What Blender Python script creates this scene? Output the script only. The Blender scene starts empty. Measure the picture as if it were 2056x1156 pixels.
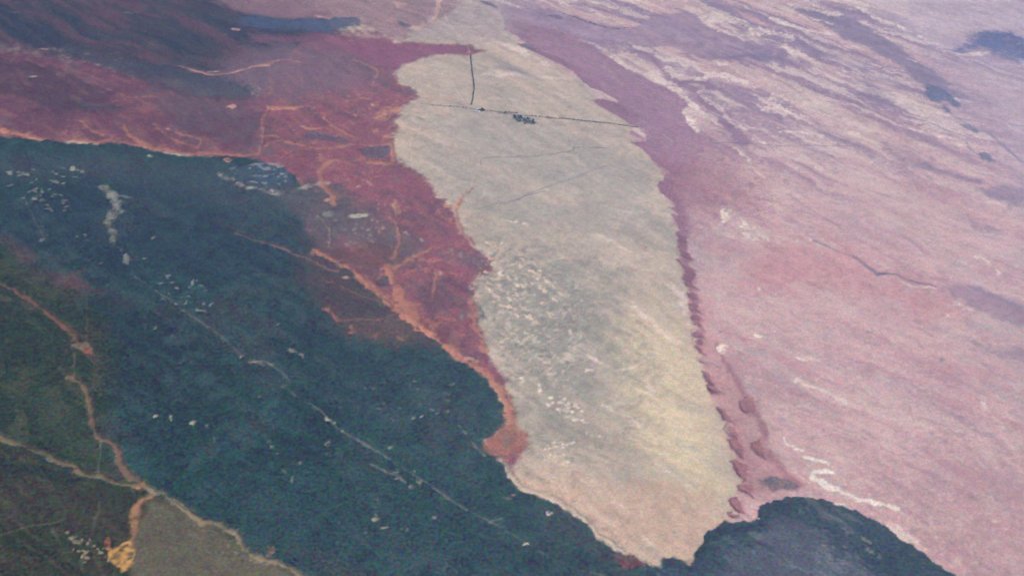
import bpy, math, random
import numpy as np

# ------------------------------------------------------------------ camera, light, exposure
CAM_H = 6000.0
PITCH = math.radians(38.0)
HFOV = math.radians(40.0)
SUN_EL = math.radians(35.0)
SUN_AZ = math.radians(62.0)          # clockwise from +Y: to the right and a little ahead
EXPOSURE = 0.66
HAZE_DENSITY = 3.5e-5
HAZE_COLOR = (0.40, 0.62, 1.0)
HAZE_G = 0.80

scene = bpy.context.scene
cam_data = bpy.data.cameras.new('camera')
cam = bpy.data.objects.new('camera', cam_data)
scene.collection.objects.link(cam)
cam.location = (0, 0, CAM_H)
cam.rotation_euler = (math.radians(90) - PITCH, 0, 0)
cam_data.sensor_width = 36.0
cam_data.lens = 18.0 / math.tan(HFOV / 2)
cam_data.clip_start = 10.0
cam_data.clip_end = 400000.0
scene.camera = cam

world = bpy.data.worlds.new('World')
scene.world = world
world.use_nodes = True
wn = world.node_tree
sky = wn.nodes.new('ShaderNodeTexSky')
sky.sky_type = 'NISHITA'
sky.sun_disc = False
sky.sun_elevation = SUN_EL
sky.sun_rotation = SUN_AZ
bg = wn.nodes['Background']
bg.inputs['Strength'].default_value = 0.052
wn.links.new(sky.outputs['Color'], bg.inputs['Color'])

sun_data = bpy.data.lights.new('sun', 'SUN')
sun_data.energy = 5.0
sun_data.angle = math.radians(0.5)
sun_data.color = (1.0, 0.95, 0.88)
sun = bpy.data.objects.new('sun', sun_data)
scene.collection.objects.link(sun)
sun.rotation_euler = (math.radians(90) - SUN_EL, 0, math.radians(180) - SUN_AZ)

scene.view_settings.view_transform = 'Standard'
scene.view_settings.look = 'None'
scene.view_settings.exposure = EXPOSURE
scene.view_settings.gamma = 1.0
scene.view_settings.use_curve_mapping = False
scene.cycles.volume_bounces = 1
scene.cycles.max_bounces = 6

COL = scene.collection
R = random.Random(7)
RNG = np.random.default_rng(11)

# ------------------------------------------------------------------ survey: photograph -> flat ground (metres)
FPX = 1028 / math.tan(HFOV / 2)


def G(px, py):
    cx = (px - 1028) / FPX
    cy = (578 - py) / FPX
    dz = -math.sin(PITCH) + cy * math.cos(PITCH)
    t = -CAM_H / dz
    return (cx * t, (math.cos(PITCH) + cy * math.sin(PITCH)) * t)


def mpp(py):                                    # ground metres to one photograph pixel, sideways
    return (G(1029, py)[0] - G(1028, py)[0])


TS = 0.3459
TILE = {'A': (0, 0), 'B': (500, 0), 'C': (1000, 0), 'D': (1516, 0),
        'E': (0, 380), 'F': (500, 380), 'G': (1000, 380), 'H': (1516, 380),
        'I': (0, 756), 'J': (500, 756), 'K': (1000, 756), 'L': (1516, 756), 'P': None}


def T(tile, *flat):                             # survey sheet coordinates -> photograph pixels
    it = list(zip(flat[::2], flat[1::2]))
    if tile == 'P':
        return it
    ox, oy = TILE[tile]
    return [(ox + x * TS, oy + y * TS) for x, y in it]


# ------------------------------------------------------------------ terrain grid in metres
NX = 1600
gx = np.linspace(-6450, 6450, NX)
rows = []
y = 4350.0
while y < 13600:
    rows.append(y)
    y += 7.6 + max(y - 4650, 0) / 8300 * 8.6
gy = np.array(rows)
NY = len(gy)
X, Y = np.meshgrid(gx, gy)
X = X.astype(np.float32)
Y = Y.astype(np.float32)


def vnoise(u, v, seed):
    r = np.random.default_rng(seed).random((256, 256)).astype(np.float32)
    iu = np.floor(u).astype(np.int32)
    iv = np.floor(v).astype(np.int32)
    fu = u - iu
    fv = v - iv
    fu = fu * fu * (3 - 2 * fu)
    fv = fv * fv * (3 - 2 * fv)
    a = r[iv & 255, iu & 255]
    b = r[iv & 255, (iu + 1) & 255]
    c = r[(iv + 1) & 255, iu & 255]
    d = r[(iv + 1) & 255, (iu + 1) & 255]
    a += (b - a) * fu
    c += (d - c) * fu
    return a + (c - a) * fv


def fbm(u, v, seed, octv=4, gain=0.55):
    s = np.zeros_like(u)
    amp = 1.0
    tot = 0.0
    f = 1.0
    for k in range(octv):
        s += amp * vnoise(u * f + 17.3 * k, v * f + 5.1 * k, seed + k)
        tot += amp
        amp *= gain
        f *= 2.07
    s -= s.mean()
    return np.clip(s / (s.std() + 1e-6) * 0.42, -1.2, 1.2)


WA = math.radians(-43.0)                        # the wind that combs the plain
U = X * math.cos(WA) + Y * math.sin(WA)
V = -X * math.sin(WA) + Y * math.cos(WA)

n_big = fbm(X / 1500, Y / 1500, 1, 4)
n_mid = fbm(X / 420, Y / 420, 11, 4)
n_sml = fbm(X / 95, Y / 95, 21, 3)
n_fin = fbm(X / 30, Y / 30, 25, 2)
Vd = V + 140 * n_big
s_big = fbm(U / 2600, Vd / 420, 31, 5)
s_mid = fbm(U / 900, (Vd + 25 * n_mid) / 130, 41, 5)
s_fin = fbm(U / 260, (Vd + 12 * n_sml) / 42, 51, 4)
W1x, W1y = fbm(X / 110, Y / 110, 61, 4, 0.7), fbm(X / 110, Y / 110, 65, 4, 0.7)
W2x, W2y = fbm(X / 420, Y / 420, 71, 4), fbm(X / 420, Y / 420, 75, 4)
tooth = 0.65 * fbm(U / 600, V / 60, 81, 4, 0.7) + 0.7 * fbm(U / 800, V / 190, 87, 3, 0.6)
TX, TY = tooth * math.cos(WA), tooth * math.sin(WA)

speckle = np.clip(0.8 + 0.75 * n_fin + 0.35 * n_sml, 0.1, 1)


def smooth(x, a, b):
    t = np.clip((x - a) / (b - a), 0, 1)
    return t * t * (3 - 2 * t)


def window(xs, ys, pad):
    i0 = max(0, int(np.searchsorted(gx, min(xs) - pad)) - 1)
    i1 = min(NX, int(np.searchsorted(gx, max(xs) + pad)) + 1)
    j0 = max(0, int(np.searchsorted(gy, min(ys) - pad)) - 1)
    j1 = min(NY, int(np.searchsorted(gy, max(ys) + pad)) + 1)
    return slice(j0, j1), slice(i0, i1)


n_fi2 = fbm(X / 30, Y / 30, 95, 2)


def warped(w, r1, r2, rt, r0=0):
    x = X[w] + r1 * W1x[w] + r2 * W2x[w] + rt * TX[w] + r0 * n_fin[w]
    y = Y[w] + r1 * W1y[w] + r2 * W2y[w] + rt * TY[w] + r0 * n_fi2[w]
    return x, y


def spline(pts, n=4):                           # Catmull-Rom, so that nothing runs in straight chords
    if len(pts) < 3:
        return pts
    out = []
    for i in range(len(pts) - 1):
        p0 = pts[max(i - 1, 0)]
        p1, p2 = pts[i], pts[i + 1]
        p3 = pts[min(i + 2, len(pts) - 1)]
        for k in range(n):
            t = k / n
            out.append(tuple(0.5 * (2 * b + (c - a) * t + (2 * a - 5 * b + 4 * c - d) * t * t + (3 * b - a - 3 * c + d) * t ** 3)
                             for a, b, c, d in zip(p0, p1, p2, p3)))
    out.append(pts[-1])
    return out


def area(pts, soft=25, r1=12, r2=0, rt=0, curve=False, r0=0):
    """soft-edged cover mask of a patch of land outlined in survey pixels"""
    if curve:
        pts = spline(list(pts) + [pts[0]], 3)[:-1]
    g = [G(*p) for p in pts]
    xs, ys = [p[0] for p in g], [p[1] for p in g]
    w = window(xs, ys, soft + r1 + r2 + rt + r0 + 20)
    x, yy = warped(w, r1, r2, rt, r0)
    d2 = np.full(x.shape, 1e12, np.float32)
    ins = np.zeros(x.shape, bool)
    for (ax, ay), (bx, by) in zip(g, g[1:] + g[:1]):
        ex, ey = bx - ax, by - ay
        L = ex * ex + ey * ey + 1e-9
        t = np.clip(((x - ax) * ex + (yy - ay) * ey) / L, 0, 1)
        d2 = np.minimum(d2, (x - ax - t * ex) ** 2 + (yy - ay - t * ey) ** 2)
        if abs(ey) > 1e-6:
            ins ^= ((ay > yy) != (by > yy)) & (x < ax + (yy - ay) / ey * ex)
    sd = np.where(ins, -1, 1) * np.sqrt(d2) + 0.22 * soft * (n_sml[w] + 0.7 * n_fin[w] + 0.6 * s_fin[w])
    return w, smooth(-sd, -soft * 0.5, soft * 0.5)


def line(pts, wpx, soft=None, r1=6, r2=0, curve=True, patchy=1.0):
    """mask of a riverbed, track or streak; wpx is one width or one at each end (survey pixels)"""
    if isinstance(wpx, (int, float)):
        wpx = (wpx, wpx)
    pts = spline(list(pts), 4) if curve else list(pts)
    g = [G(*p) for p in pts]
    n = len(g)
    hw = [0.5 * (wpx[0] + (wpx[1] - wpx[0]) * i / max(n - 1, 1)) * mpp(pts[i][1]) for i in range(n)]
    if soft is None:
        soft = max(hw) * 1.1 + 7
    xs, ys = [p[0] for p in g], [p[1] for p in g]
    w = window(xs, ys, soft + max(hw) + r1 + r2 + 20)
    x, yy = warped(w, r1, r2, 0, 6)
    sd = np.full(x.shape, 1e6, np.float32)
    for i in range(n - 1):
        ax, ay = g[i]
        bx, by = g[i + 1]
        ex, ey = bx - ax, by - ay
        L = ex * ex + ey * ey + 1e-9
        t = np.clip(((x - ax) * ex + (yy - ay) * ey) / L, 0, 1)
        d = np.sqrt((x - ax - t * ex) ** 2 + (yy - ay - t * ey) ** 2) - (hw[i] + (hw[i + 1] - hw[i]) * t)
        sd = np.minimum(sd, d)
    sd = sd - max(hw) * 0.55 * (n_sml[w] + 0.6 * n_fin[w])           # a bed widens and narrows
    m = smooth(-sd, -soft * 0.5, soft * 0.5)
    return w, m * np.clip(0.86 + (1 - patchy) * 0.14 + patchy * (0.5 * n_mid[w] + 0.35 * n_sml[w]), 0.25, 1.0)


# ------------------------------------------------------------------ land cover (albedo of the ground itself)
C = np.zeros((NY, NX, 3), np.float32)
ID = np.zeros((NY, NX), np.int32)
Z = (n_big * 14 + n_mid * 5 + s_mid * 2).astype(np.float32)
OBJ = []                                        # one entry for each surface object


def reg(name, mat, label=None, cat=None, kind=None, group=None):
    OBJ.append(dict(name=name, mat=mat, label=label, cat=cat, kind=kind, group=group))
    return len(OBJ) - 1


def paint(wm, col, k=1.0, mod=None, oid=None, thr=0.5, dz=0.0):
    w, m = wm
    a = m * k
    if mod is not None:
        a = a * mod[w]
    a = np.clip(a, 0, 1)[..., None]
    C[w] = C[w] * (1 - a) + np.asarray(col, np.float32) * a
    if dz:
        Z[w] += (m * dz).astype(np.float32)
    if oid is not None:
        sel = m > thr
        if not sel.any() and m.size:
            sel.flat[int(m.argmax())] = True
        ID[w][sel] = oid
    return wm


FULL = (slice(0, NY), slice(0, NX))


def wash(mask, col, k=1.0):
    a = np.clip(mask * k, 0, 1)[..., None]
    C[:] = C * (1 - a) + np.asarray(col, np.float32) * a


# albedos
GRASS = (0.525, 0.382, 0.265)
GRASS_Y = (0.67, 0.5, 0.29)
GRASS_P = (0.6, 0.375, 0.25)
GRASS_G = (0.385, 0.315, 0.228)
RED = (0.262, 0.076, 0.09)
RED_D = (0.175, 0.05, 0.062)
MAUVE = (0.325, 0.162, 0.195)
DUSK = (0.026, 0.023, 0.03)
SCRUB = (0.004, 0.038, 0.033)
SCRUB_G = (0.013, 0.027, 0.005)
SCRUB_D = (0.003, 0.02, 0.027)
SCRUB_L = (0.02, 0.058, 0.058)
PINK = (0.59, 0.345, 0.295)
PINK_R = (0.58, 0.265, 0.235)
LAV = (0.33, 0.2, 0.235)
CREAM = (0.72, 0.53, 0.41)
WHITE = (0.66, 0.56, 0.44)
ORANGE = (0.37, 0.145, 0.088)
ORANGE_L = (0.52, 0.215, 0.115)
TAN = (0.20, 0.13, 0.075)
HILL = (0.125, 0.1, 0.055)

o_grass = reg('grass_plain', 'grass', 'pale beige grass plain forming a broad tapering fan', kind='structure')
o_pink = reg('sand_plain', 'sand', 'pink streaked sand plain on the right', kind='structure')
o_scrub = reg('scrub_plain', 'scrub', 'dark blue green scrub plain across the lower left', kind='structure')
o_red = reg('red_plain', 'red', 'dark red soil plain between the scrub and the grass', kind='structure')
o_dusk = reg('dusky_plain', 'scrub', 'dusky purple grey scrub plain at upper left', kind='structure')
o_hill = reg('brown_plain', 'hill', 'olive brown plain in the bottom left corner', kind='structure')
o_band = reg('mauve_plain', 'red', 'mauve soil belt along the ragged edge of the grass fan', kind='structure')
o_scrub2 = reg('scrub_plain', 'scrub', 'dark scrub patch at the foot of the grass fan', kind='structure')
o_gully = reg('green_plain', 'scrub', 'dark green plain at the left edge below the scrub', kind='structure')

# --- the grass fan is the base
C[:] = GRASS
wash(smooth(n_mid + 0.5 * n_sml, -0.1, 0.9), GRASS_G, 0.55)
wash(smooth(s_mid, 0.05, 0.7), GRASS_P, 0.3)
ID[:] = o_grass
paint(area(T('P', 1180, 690, 1300, 620, 1390, 660, 1440, 850, 1480, 1000, 1400, 1010, 1300, 950, 1230, 830), 320, 30, 80), GRASS_Y, 0.75)
paint(area(T('P', 1040, 960, 1200, 980, 1330, 960, 1480, 1030, 1390, 1130, 1320, 1140, 1180, 1050), 260, 30, 60), (0.57, 0.355, 0.235), 0.75)
paint(area(T('P', 800, 230, 1000, 230, 1300, 330, 1340, 480, 1100, 560, 980, 500, 860, 370), 300, 30, 80), GRASS_G, 0.30)
paint(area(T('P', 985, 500, 1180, 540, 1240, 700, 1130, 850, 1010, 760, 960, 640), 260, 30, 60), GRASS_G, 0.75)

paint(area(T('P', 950, 545, 1100, 500, 1230, 560, 1300, 720, 1290, 860, 1160, 930, 1060, 880, 990, 730), 420, 40, 90), (0.29, 0.255, 0.19), 0.6)
paint(area(T('P', 820, 230, 960, 215, 1200, 250, 1300, 330, 1330, 460, 1200, 470, 1000, 440, 900, 400), 300, 40, 90), (0.37, 0.315, 0.245), 0.5)
wash(smooth(s_fin + 0.5 * s_mid, 0.15, 0.8), GRASS_P, 0.18)
wash(smooth(-s_fin + 0.9 * n_sml, 0.2, 0.9), (0.32, 0.265, 0.20), 0.28)

# --- right hand plain
EDGE = T('P', 930, -60, 985, 20, 1035, 62, 1035, 80, 1060, 100, 1100, 122, 1160, 155, 1190, 190, 1240, 225, 1265, 255, 1275, 285,
         1300, 310, 1330, 345, 1335, 385, 1350, 420, 1358, 470, 1361, 510, 1370, 545, 1382, 600, 1390, 650, 1396, 700,
         1410, 740, 1425, 790, 1446, 830, 1460, 880, 1476, 930, 1483, 975, 1474, 1012, 1480, 1060, 1560, 1250)
right = area(EDGE + T('P', 2500, 1400, 3000, 600, 2600, -160, 1500, -160), 30, 6, 0, 50)
paint(right, PINK, oid=o_pink)
rm = np.zeros((NY, NX), np.float32)
rm[right[0]] = right[1]
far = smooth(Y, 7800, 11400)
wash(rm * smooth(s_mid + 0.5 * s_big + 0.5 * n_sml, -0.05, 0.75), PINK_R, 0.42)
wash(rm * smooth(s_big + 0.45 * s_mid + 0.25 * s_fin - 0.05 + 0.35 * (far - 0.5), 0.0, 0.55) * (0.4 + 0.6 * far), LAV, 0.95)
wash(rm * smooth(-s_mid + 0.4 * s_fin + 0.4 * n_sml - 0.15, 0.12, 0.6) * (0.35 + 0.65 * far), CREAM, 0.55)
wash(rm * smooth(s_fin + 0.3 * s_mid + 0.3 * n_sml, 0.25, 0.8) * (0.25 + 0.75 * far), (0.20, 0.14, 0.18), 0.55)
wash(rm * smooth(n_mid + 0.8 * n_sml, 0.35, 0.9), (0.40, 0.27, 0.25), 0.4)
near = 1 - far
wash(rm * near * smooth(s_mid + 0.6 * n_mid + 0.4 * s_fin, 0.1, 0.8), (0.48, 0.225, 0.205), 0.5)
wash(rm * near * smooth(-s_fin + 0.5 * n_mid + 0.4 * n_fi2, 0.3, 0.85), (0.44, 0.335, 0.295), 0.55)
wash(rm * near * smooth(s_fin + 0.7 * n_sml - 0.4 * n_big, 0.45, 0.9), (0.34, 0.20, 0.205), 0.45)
paint(area(T('P', 1780, 960, 2056, 900, 2300, 1000, 2200, 1300, 1900, 1300, 1850, 1100), 500, 40, 100), (0.42, 0.225, 0.205), 0.5, mod=rm)
wash(rm * smooth(n_fi2 + 0.6 * n_sml - 0.3 * n_mid, 0.4, 0.9), (0.66, 0.47, 0.37), 0.45)
wash(rm * smooth(n_sml + 0.7 * n_fin + 0.5 * s_fin, 0.1, 0.9), (0.36, 0.225, 0.195), 0.35)
s_flame = fbm(U / 520, (Vd + 30 * n_sml) / 62, 131, 5, 0.62)
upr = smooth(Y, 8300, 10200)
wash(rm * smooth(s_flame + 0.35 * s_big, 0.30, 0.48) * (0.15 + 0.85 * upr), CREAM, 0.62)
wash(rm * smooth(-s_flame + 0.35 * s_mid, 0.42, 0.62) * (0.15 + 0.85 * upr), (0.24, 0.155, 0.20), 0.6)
paint(area(T('H', -60, 330, 100, 320, 400, 350, 700, 520, 1000, 620, 1150, 720, 1000, 800, 700, 640, 400, 560, 200, 600, -100, 560), 300, 40, 60), (0.55, 0.235, 0.215), 0.7)
paint(area(T('D', 620, -60, 1400, -60, 1700, 150, 1500, 180, 1300, 170, 1100, 250, 900, 180), 240, 40, 60), CREAM, 0.5)
LIL = (0.43, 0.30, 0.325)
paint(area(T('P', 1700, -80, 2300, -80, 2400, 600, 2056, 420, 1960, 260, 1850, 120), 600, 40, 60), LIL, 0.55)

eg = [G(*p) for p in EDGE]
d_edge = np.full((NY, NX), 1e12, np.float32)
for (ax, ay), (bx, by) in zip(eg, eg[1:]):
    ex, ey = bx - ax, by - ay
    t = np.clip(((X - ax) * ex + (Y - ay) * ey) / (ex * ex + ey * ey), 0, 1)
    d_edge = np.minimum(d_edge, (X - ax - t * ex) ** 2 + (Y - ay - t * ey) ** 2)
d_edge = np.sqrt(d_edge)
lower = 1 - smooth(Y, 9000, 9900)
belt = np.clip(1.12 + 0.30 * s_fin + 0.22 * n_sml + 0.2 * s_mid - lower * 1.3 * smooth(d_edge + 150 * s_mid, 60, 700), 0, 1)
belt *= np.maximum(1 - smooth(d_edge, 50, 140), smooth(Y + 120 * s_mid + 60 * n_mid, G(1400, 470)[1], G(1400, 340)[1]))

# mauve belt against the fan
band = area(T('C', 40, 118, 200, 140, 330, 168, 480, 220, 560, 270, 640, 330, 720, 380, 820, 432, 900, 480, 1000, 522, 1060, 562, 1110, 600,
              1080, 640, 1100, 690, 1150, 750, 1210, 780, 1290, 838, 1380, 862, 1450, 925, 1490, 990, 1545, 1030, 1560, 1110)
            + T('G', 1620, 200, 1480, 270, 1340, 250, 1220, 230, 1130, 220, 1110, 270, 1090, 312, 1050, 322, 1035, 265, 1050, 240, 1040, 200,
                1005, 152, 1040, 150, 1030, 130, 980, 96, 1020, 95, 1000, 60)
            + T('C', 985, 1150, 940, 1110, 935, 1072, 960, 1030, 1000, 1012, 985, 990, 920, 950, 850, 880, 778, 828, 880, 830, 860, 790,
                820, 750, 760, 720, 680, 665, 600, 620, 552, 580, 600, 570, 700, 600, 690, 580, 600, 530, 540, 510, 480, 460, 440, 412,
                360, 362, 250, 322, 180, 282, 120, 252, 160, 240, 100, 202, 30, 172), 13, 5, 0, 34)
paint(band, MAUVE, 0.97, mod=belt, oid=o_band)
paint(band, (0.245, 0.10, 0.13), 0.65, mod=1 - smooth(d_edge + 40 * s_fin, 10, 170))
paint(area(T('C', 880, 960, 1100, 900, 1400, 950, 1560, 1080) + T('G', 1500, 60, 1300, 130, 1100, 200, 1050, 300, 1000, 60), 420, 20, 60, 60), (0.30, 0.11, 0.12), 0.5, mod=rm)
paint(area(T('C', 40, 40, 200, 55, 350, 65, 430, 95, 700, 150, 760, 160, 900, 100, 1100, 60, 1220, 110, 1230, 165, 1400, 225, 1600, 300,
              1600, 350, 1400, 332, 1250, 352, 1180, 330, 1100, 300, 980, 262, 850, 270, 700, 232, 480, 222, 330, 168, 40, 118), 40, 20, 20, 50),
      LAV, 0.8)
paint(line(T('C', 600, 240, 750, 290, 870, 320, 930, 385, 1000, 440, 1060, 480, 1150, 478, 1240, 515), (14, 22), 40, 16, 8, True, 0.5), (0.255, 0.13, 0.17), 0.9)
paint(line(T('C', 1060, 485, 1140, 530, 1220, 602, 1300, 655, 1330, 735, 1400, 792, 1440, 830), (22, 26), 40, 16, 8, True, 0.5), (0.255, 0.13, 0.17), 0.92)
paint(area(T('D', 150, 25, 330, 60, 480, 90, 620, 130, 700, 200, 800, 250, 870, 330, 960, 380, 1010, 400, 1090, 470, 1130, 520, 1240, 560,
              1150, 580, 1080, 560, 1000, 560, 960, 480, 860, 400, 760, 360, 640, 280, 520, 240, 430, 170, 320, 110), 50, 14, 10, 60),
      (0.22, 0.15, 0.19), 0.85)
for q in (T('D', 180, 200, 330, 285, 440, 332, 600, 400, 680, 462, 800, 490, 900, 530, 1010, 552),
          T('D', 0, 340, 80, 330, 190, 370), T('H', 1180, 560, 1300, 590, 1420, 640, 1560, 700),
          T('C', 1180, 320, 1320, 340, 1460, 330, 1561, 345), T('C', 1340, 40, 1450, 70, 1561, 110),
          T('D', 950, 940, 1060, 1000, 1280, 1055)):
    paint(line(q, (14, 20), 60, 18), (0.20, 0.13, 0.18), 0.75)
for q, k in ((T('H', 1060, 575, 1200, 560, 1400, 605, 1600, 670, 1600, 830, 1400, 760, 1300, 720, 1200, 650), 0.5),
             (T('H', 1250, 890, 1400, 925, 1600, 960, 1600, 1030, 1480, 990, 1330, 950), 0.5),
             (T('H', 1250, 0, 1400, -20, 1600, -20, 1600, 60, 1500, 90, 1380, 60), 0.6),
             (T('H', 1180, 150, 1300, 190, 1430, 240, 1400, 270, 1250, 220), 0.55),
             (T('C', 1440, 260, 1561, 290, 1640, 360, 1561, 370, 1470, 330), 0.55),
             (T('D', 740, 840, 900, 930, 1100, 1010, 960, 1000, 800, 930), 0.5),
             (T('P', 1700, 150, 1760, 170, 1800, 220, 1750, 215), 0.4)):
    paint(area(q, 90, 24, 20, 50), (0.19, 0.13, 0.17), k)

# lower part of the belt: a second line of red soil beside the dune front
paint(line(T('G', 1265, 885, 1300, 970, 1350, 1050, 1390, 1150) + T('K', 1410, 90, 1460, 160, 1520, 250, 1570, 330)
           + T('L', 30, 390, 120, 490, 180, 560, 245, 612), (7, 22), 40, 12, 6, True, 0.5), (0.27, 0.10, 0.105), 0.95)
paint(area(T('P', 1410, 740, 1470, 760, 1530, 860, 1590, 960, 1540, 1000, 1490, 1000, 1470, 900, 1440, 830), 120, 14, 10, 40), (0.42, 0.20, 0.175), 0.6, mod=rm)
serr = [(px - 2, py) for px, py in EDGE if 455 < py < 712]
paint(area(serr + [(px + (21 if py < 600 else 15), py + 8) for px, py in serr[::-1]], 26, 8, 0, 70), (0.22, 0.075, 0.095), 0.8, mod=rm)
paint(area(T('G', 1110, 560, 1200, 560, 1260, 700, 1240, 850, 1300, 1000, 1350, 1150, 1250, 1150, 1180, 1000, 1130, 800), 140, 20, 20, 40), PINK_R, 0.5)

flame = np.clip(0.85 + 0.7 * s_flame + 0.4 * n_fin, 0.35, 1)
# cream tongues of blown grass on the right
for pts, w in ((T('C', 480, 230, 600, 272, 720, 372, 800, 402, 900, 452, 1000, 502, 1080, 562, 1150, 632, 1230, 690), (9, 10)),
               (T('C', 1000, 410, 1100, 450, 1180, 462), (20, 12)), (T('C', 1200, 450, 1270, 432, 1400, 470, 1500, 505), (14, 8)),
               (T('C', 1160, 537, 1230, 590, 1300, 640, 1355, 712, 1450, 770, 1540, 830), (7, 9)),
               (T('C', 1110, 40, 1200, 92, 1235, 150, 1350, 192, 1450, 232), (16, 10)), (T('C', 1240, 90, 1400, 130, 1561, 190), (22, 16)),
               (T('C', 1370, 862, 1450, 932, 1490, 990, 1540, 1030), 5), (T('C', 1200, 372, 1340, 372), 6),
               (T('D', 220, 40, 330, 62, 430, 92, 480, 85), (10, 14)), (T('D', 330, 110, 440, 150), 5),
               (T('D', 490, 0, 560, 25, 640, 32), (14, 12)), (T('D', 630, 60, 700, 112, 800, 152, 960, 212), (12, 6)),
               (T('D', -20, 180, 120, 200, 200, 222, 190, 285, 330, 352), (18, 8)), (T('D', 100, 110, 250, 165, 430, 205), 7),
               (T('D', 120, 565, 200, 600, 350, 612), (20, 8)), (T('D', 100, 640, 200, 660, 300, 690), (22, 10)),
               (T('D', 480, 760, 620, 802, 740, 852), (10, 5)), (T('D', 920, 762, 1100, 802, 1190, 850), (8, 6)),
               (T('D', 150, 760, 390, 790), 6), (T('D', 880, 350, 1010, 395), 5), (T('D', 1100, 300, 1250, 320, 1360, 300), 8),
               (T('H', 40, 70, 120, 97), 10), (T('H', 210, 30, 300, 80), (14, 6)), (T('H', 1120, 672, 1200, 682, 1275, 712), 5),
               (T('H', 840, 535, 920, 567, 1040, 587), 5), (T('H', 1290, 372, 1340, 422, 1425, 490), (12, 5)),
               (T('H', 1340, 72, 1440, 102), 4), (T('H', 350, 315, 440, 350), 6), (T('H', 260, 990, 370, 990), 9),
               (T('H', 0, 240, 60, 290), (20, 8)), (T('L', 240, 20, 400, 90, 520, 150), (8, 12)),
               (T('L', 1320, 130, 1340, 180, 1450, 290), 6), (T('L', 800, 870, 900, 930, 960, 950), (18, 8))):
    w = w if isinstance(w, tuple) else (w, w)
    paint(line(pts, (w[0] * 1.25, w[1] * 1.25), 20, 18, 10, True, 0.6), CREAM, 0.9, mod=flame)

# fan: pale combed streaks
for pts, w, k in ((T('G', 770, 680, 870, 750, 960, 830, 1040, 890), (6, 9), 0.6), (T('G', 540, 970, 640, 1030, 730, 1055, 830, 1020, 930, 960), 6, 0.6),
                  (T('G', 580, 260, 660, 310, 760, 360), 6, 0.55), (T('K', 620, 165, 700, 210, 820, 290), 6, 0.55),
                  (T('K', 690, 150, 800, 160), 5, 0.5), (T('K', 860, 30, 900, 90), 12, 0.4), (T('K', 900, 480, 1000, 560, 1100, 630), 6, 0.5),
                  (T('K', 680, 730, 760, 800), 8, 0.5), (T('K', 840, 940, 960, 1010), 6, 0.5), (T('G', 300, 410, 450, 390), 5, 0.45),
                  (T('G', 620, 110, 780, 140, 860, 125), 5, 0.4), (T('G', 1000, 560, 1080, 640, 1100, 800), (10, 16), 0.5),
                  (T('C', 0, 420, 200, 440, 420, 450), (14, 10), 0.4), (T('C', 0, 230, 150, 300, 330, 380), (18, 8), 0.5),
                  (T('B', 1370, 430, 1480, 440), 5, 0.5), (T('B', 1400, 560, 1561, 575), 5, 0.45)):
    paint(line(pts, w, 34, 16, 8, True, 0.6), CREAM, min(1, k * 1.35))
for pts, w, k in ((T('C', 0, 390, 120, 410, 250, 460), (20, 12), 0.5), (T('G', 640, 285, 740, 270), 4, 0.4), (T('B', 1380, 330, 1561, 400), (24, 14), 0.5)):
    paint(line(pts, w, 60, 14), (0.22, 0.185, 0.175), k)

paint(area(T('P', 860, -80, 980, -80, 1040, 60, 1000, 90, 900, 80, 830, 80), 180, 30, 40), (0.42, 0.30, 0.265), 0.55)

# --- upper left: dusky plain, red plain
paint(area(T('P', -600, -200, 600, -200, 620, 0, 700, 60, 640, 130, 540, 190, 300, 160, 120, 110, -700, 80), 300, 20, 80, 60), DUSK, 0.95, oid=o_dusk)
dk = np.zeros((NY, NX), np.float32)
dkm = area(T('P', -600, -200, 640, -200, 660, 40, 560, 130, 520, 190, 300, 160, 120, 110, -700, 80), 300, 20, 80)
dk[dkm[0]] = dkm[1]
wash(dk * smooth(s_mid + 0.5 * s_fin, 0.05, 0.6), (0.115, 0.042, 0.052), 0.7)
wash(dk * smooth(-s_mid + 0.6 * s_fin, 0.1, 0.6), (0.012, 0.022, 0.040), 0.8)
upper = area(T('P', 250, -140, 960, -140, 920, 20, 850, 55, 800, 85, 740, 70, 720, 45, 620, 34, 540, 30, 470, 14, 400, -8), 130, 30, 50, 60)
paint(upper, (0.30, 0.15, 0.15), 0.8, oid=o_red, thr=0.62)
redw = area(T('P', -700, 95, -200, 100, 0, 103, 130, 120, 260, 150, 400, 190, 520, 195, 545, 140, 600, 90, 690, 75, 790, 80)
            + T('B', 850, 258, 960, 252, 1080, 263, 1200, 255, 1280, 268, 1372, 290, 1270, 322, 1150, 310, 1040, 325, 950, 360, 880, 385,
                845, 430, 862, 490, 960, 512, 988, 560, 920, 600, 880, 632, 852, 700, 842, 780, 830, 850, 870, 950, 900, 965, 960, 985,
                1010, 1030, 1060, 1080, 1092, 1130, 1115, 1160)
            + T('F', 1130, 60, 1150, 100, 1200, 170, 1235, 250, 1300, 320, 1390, 380, 1410, 470, 1330, 500, 1300, 560, 1290, 640, 1320, 760,
                1340, 840, 1380, 940, 1400, 990, 1440, 1050, 1480, 1130)
            + T('K', 40, 60, 85, 170, 90, 270, 175, 345, 180, 400, 120, 470, 60, 520)
            + T('P', 1030, 945, 985, 905, 975, 880, 1026, 848, 1020, 810, 985, 765, 930, 722, 860, 675, 800, 690, 720, 670, 640, 620, 600, 560,
                560, 500, 460, 480, 440, 460, 560, 420, 560, 360, 500, 325, 430, 318, 300, 300, 150, 285, 0, 275, -300, 262, -700, 240), 56, 14, 10, 0, False, 10)
paint(redw, RED, oid=o_red)
rr = np.zeros((NY, NX), np.float32)
rr[redw[0]] = redw[1]
wash(rr * smooth(n_mid + 0.4 * s_fin, 0.0, 0.8), RED_D, 0.6)
wash(rr * smooth(s_mid + 0.5 * s_fin, 0.1, 0.7), (0.10, 0.055, 0.065), 0.6)
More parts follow.
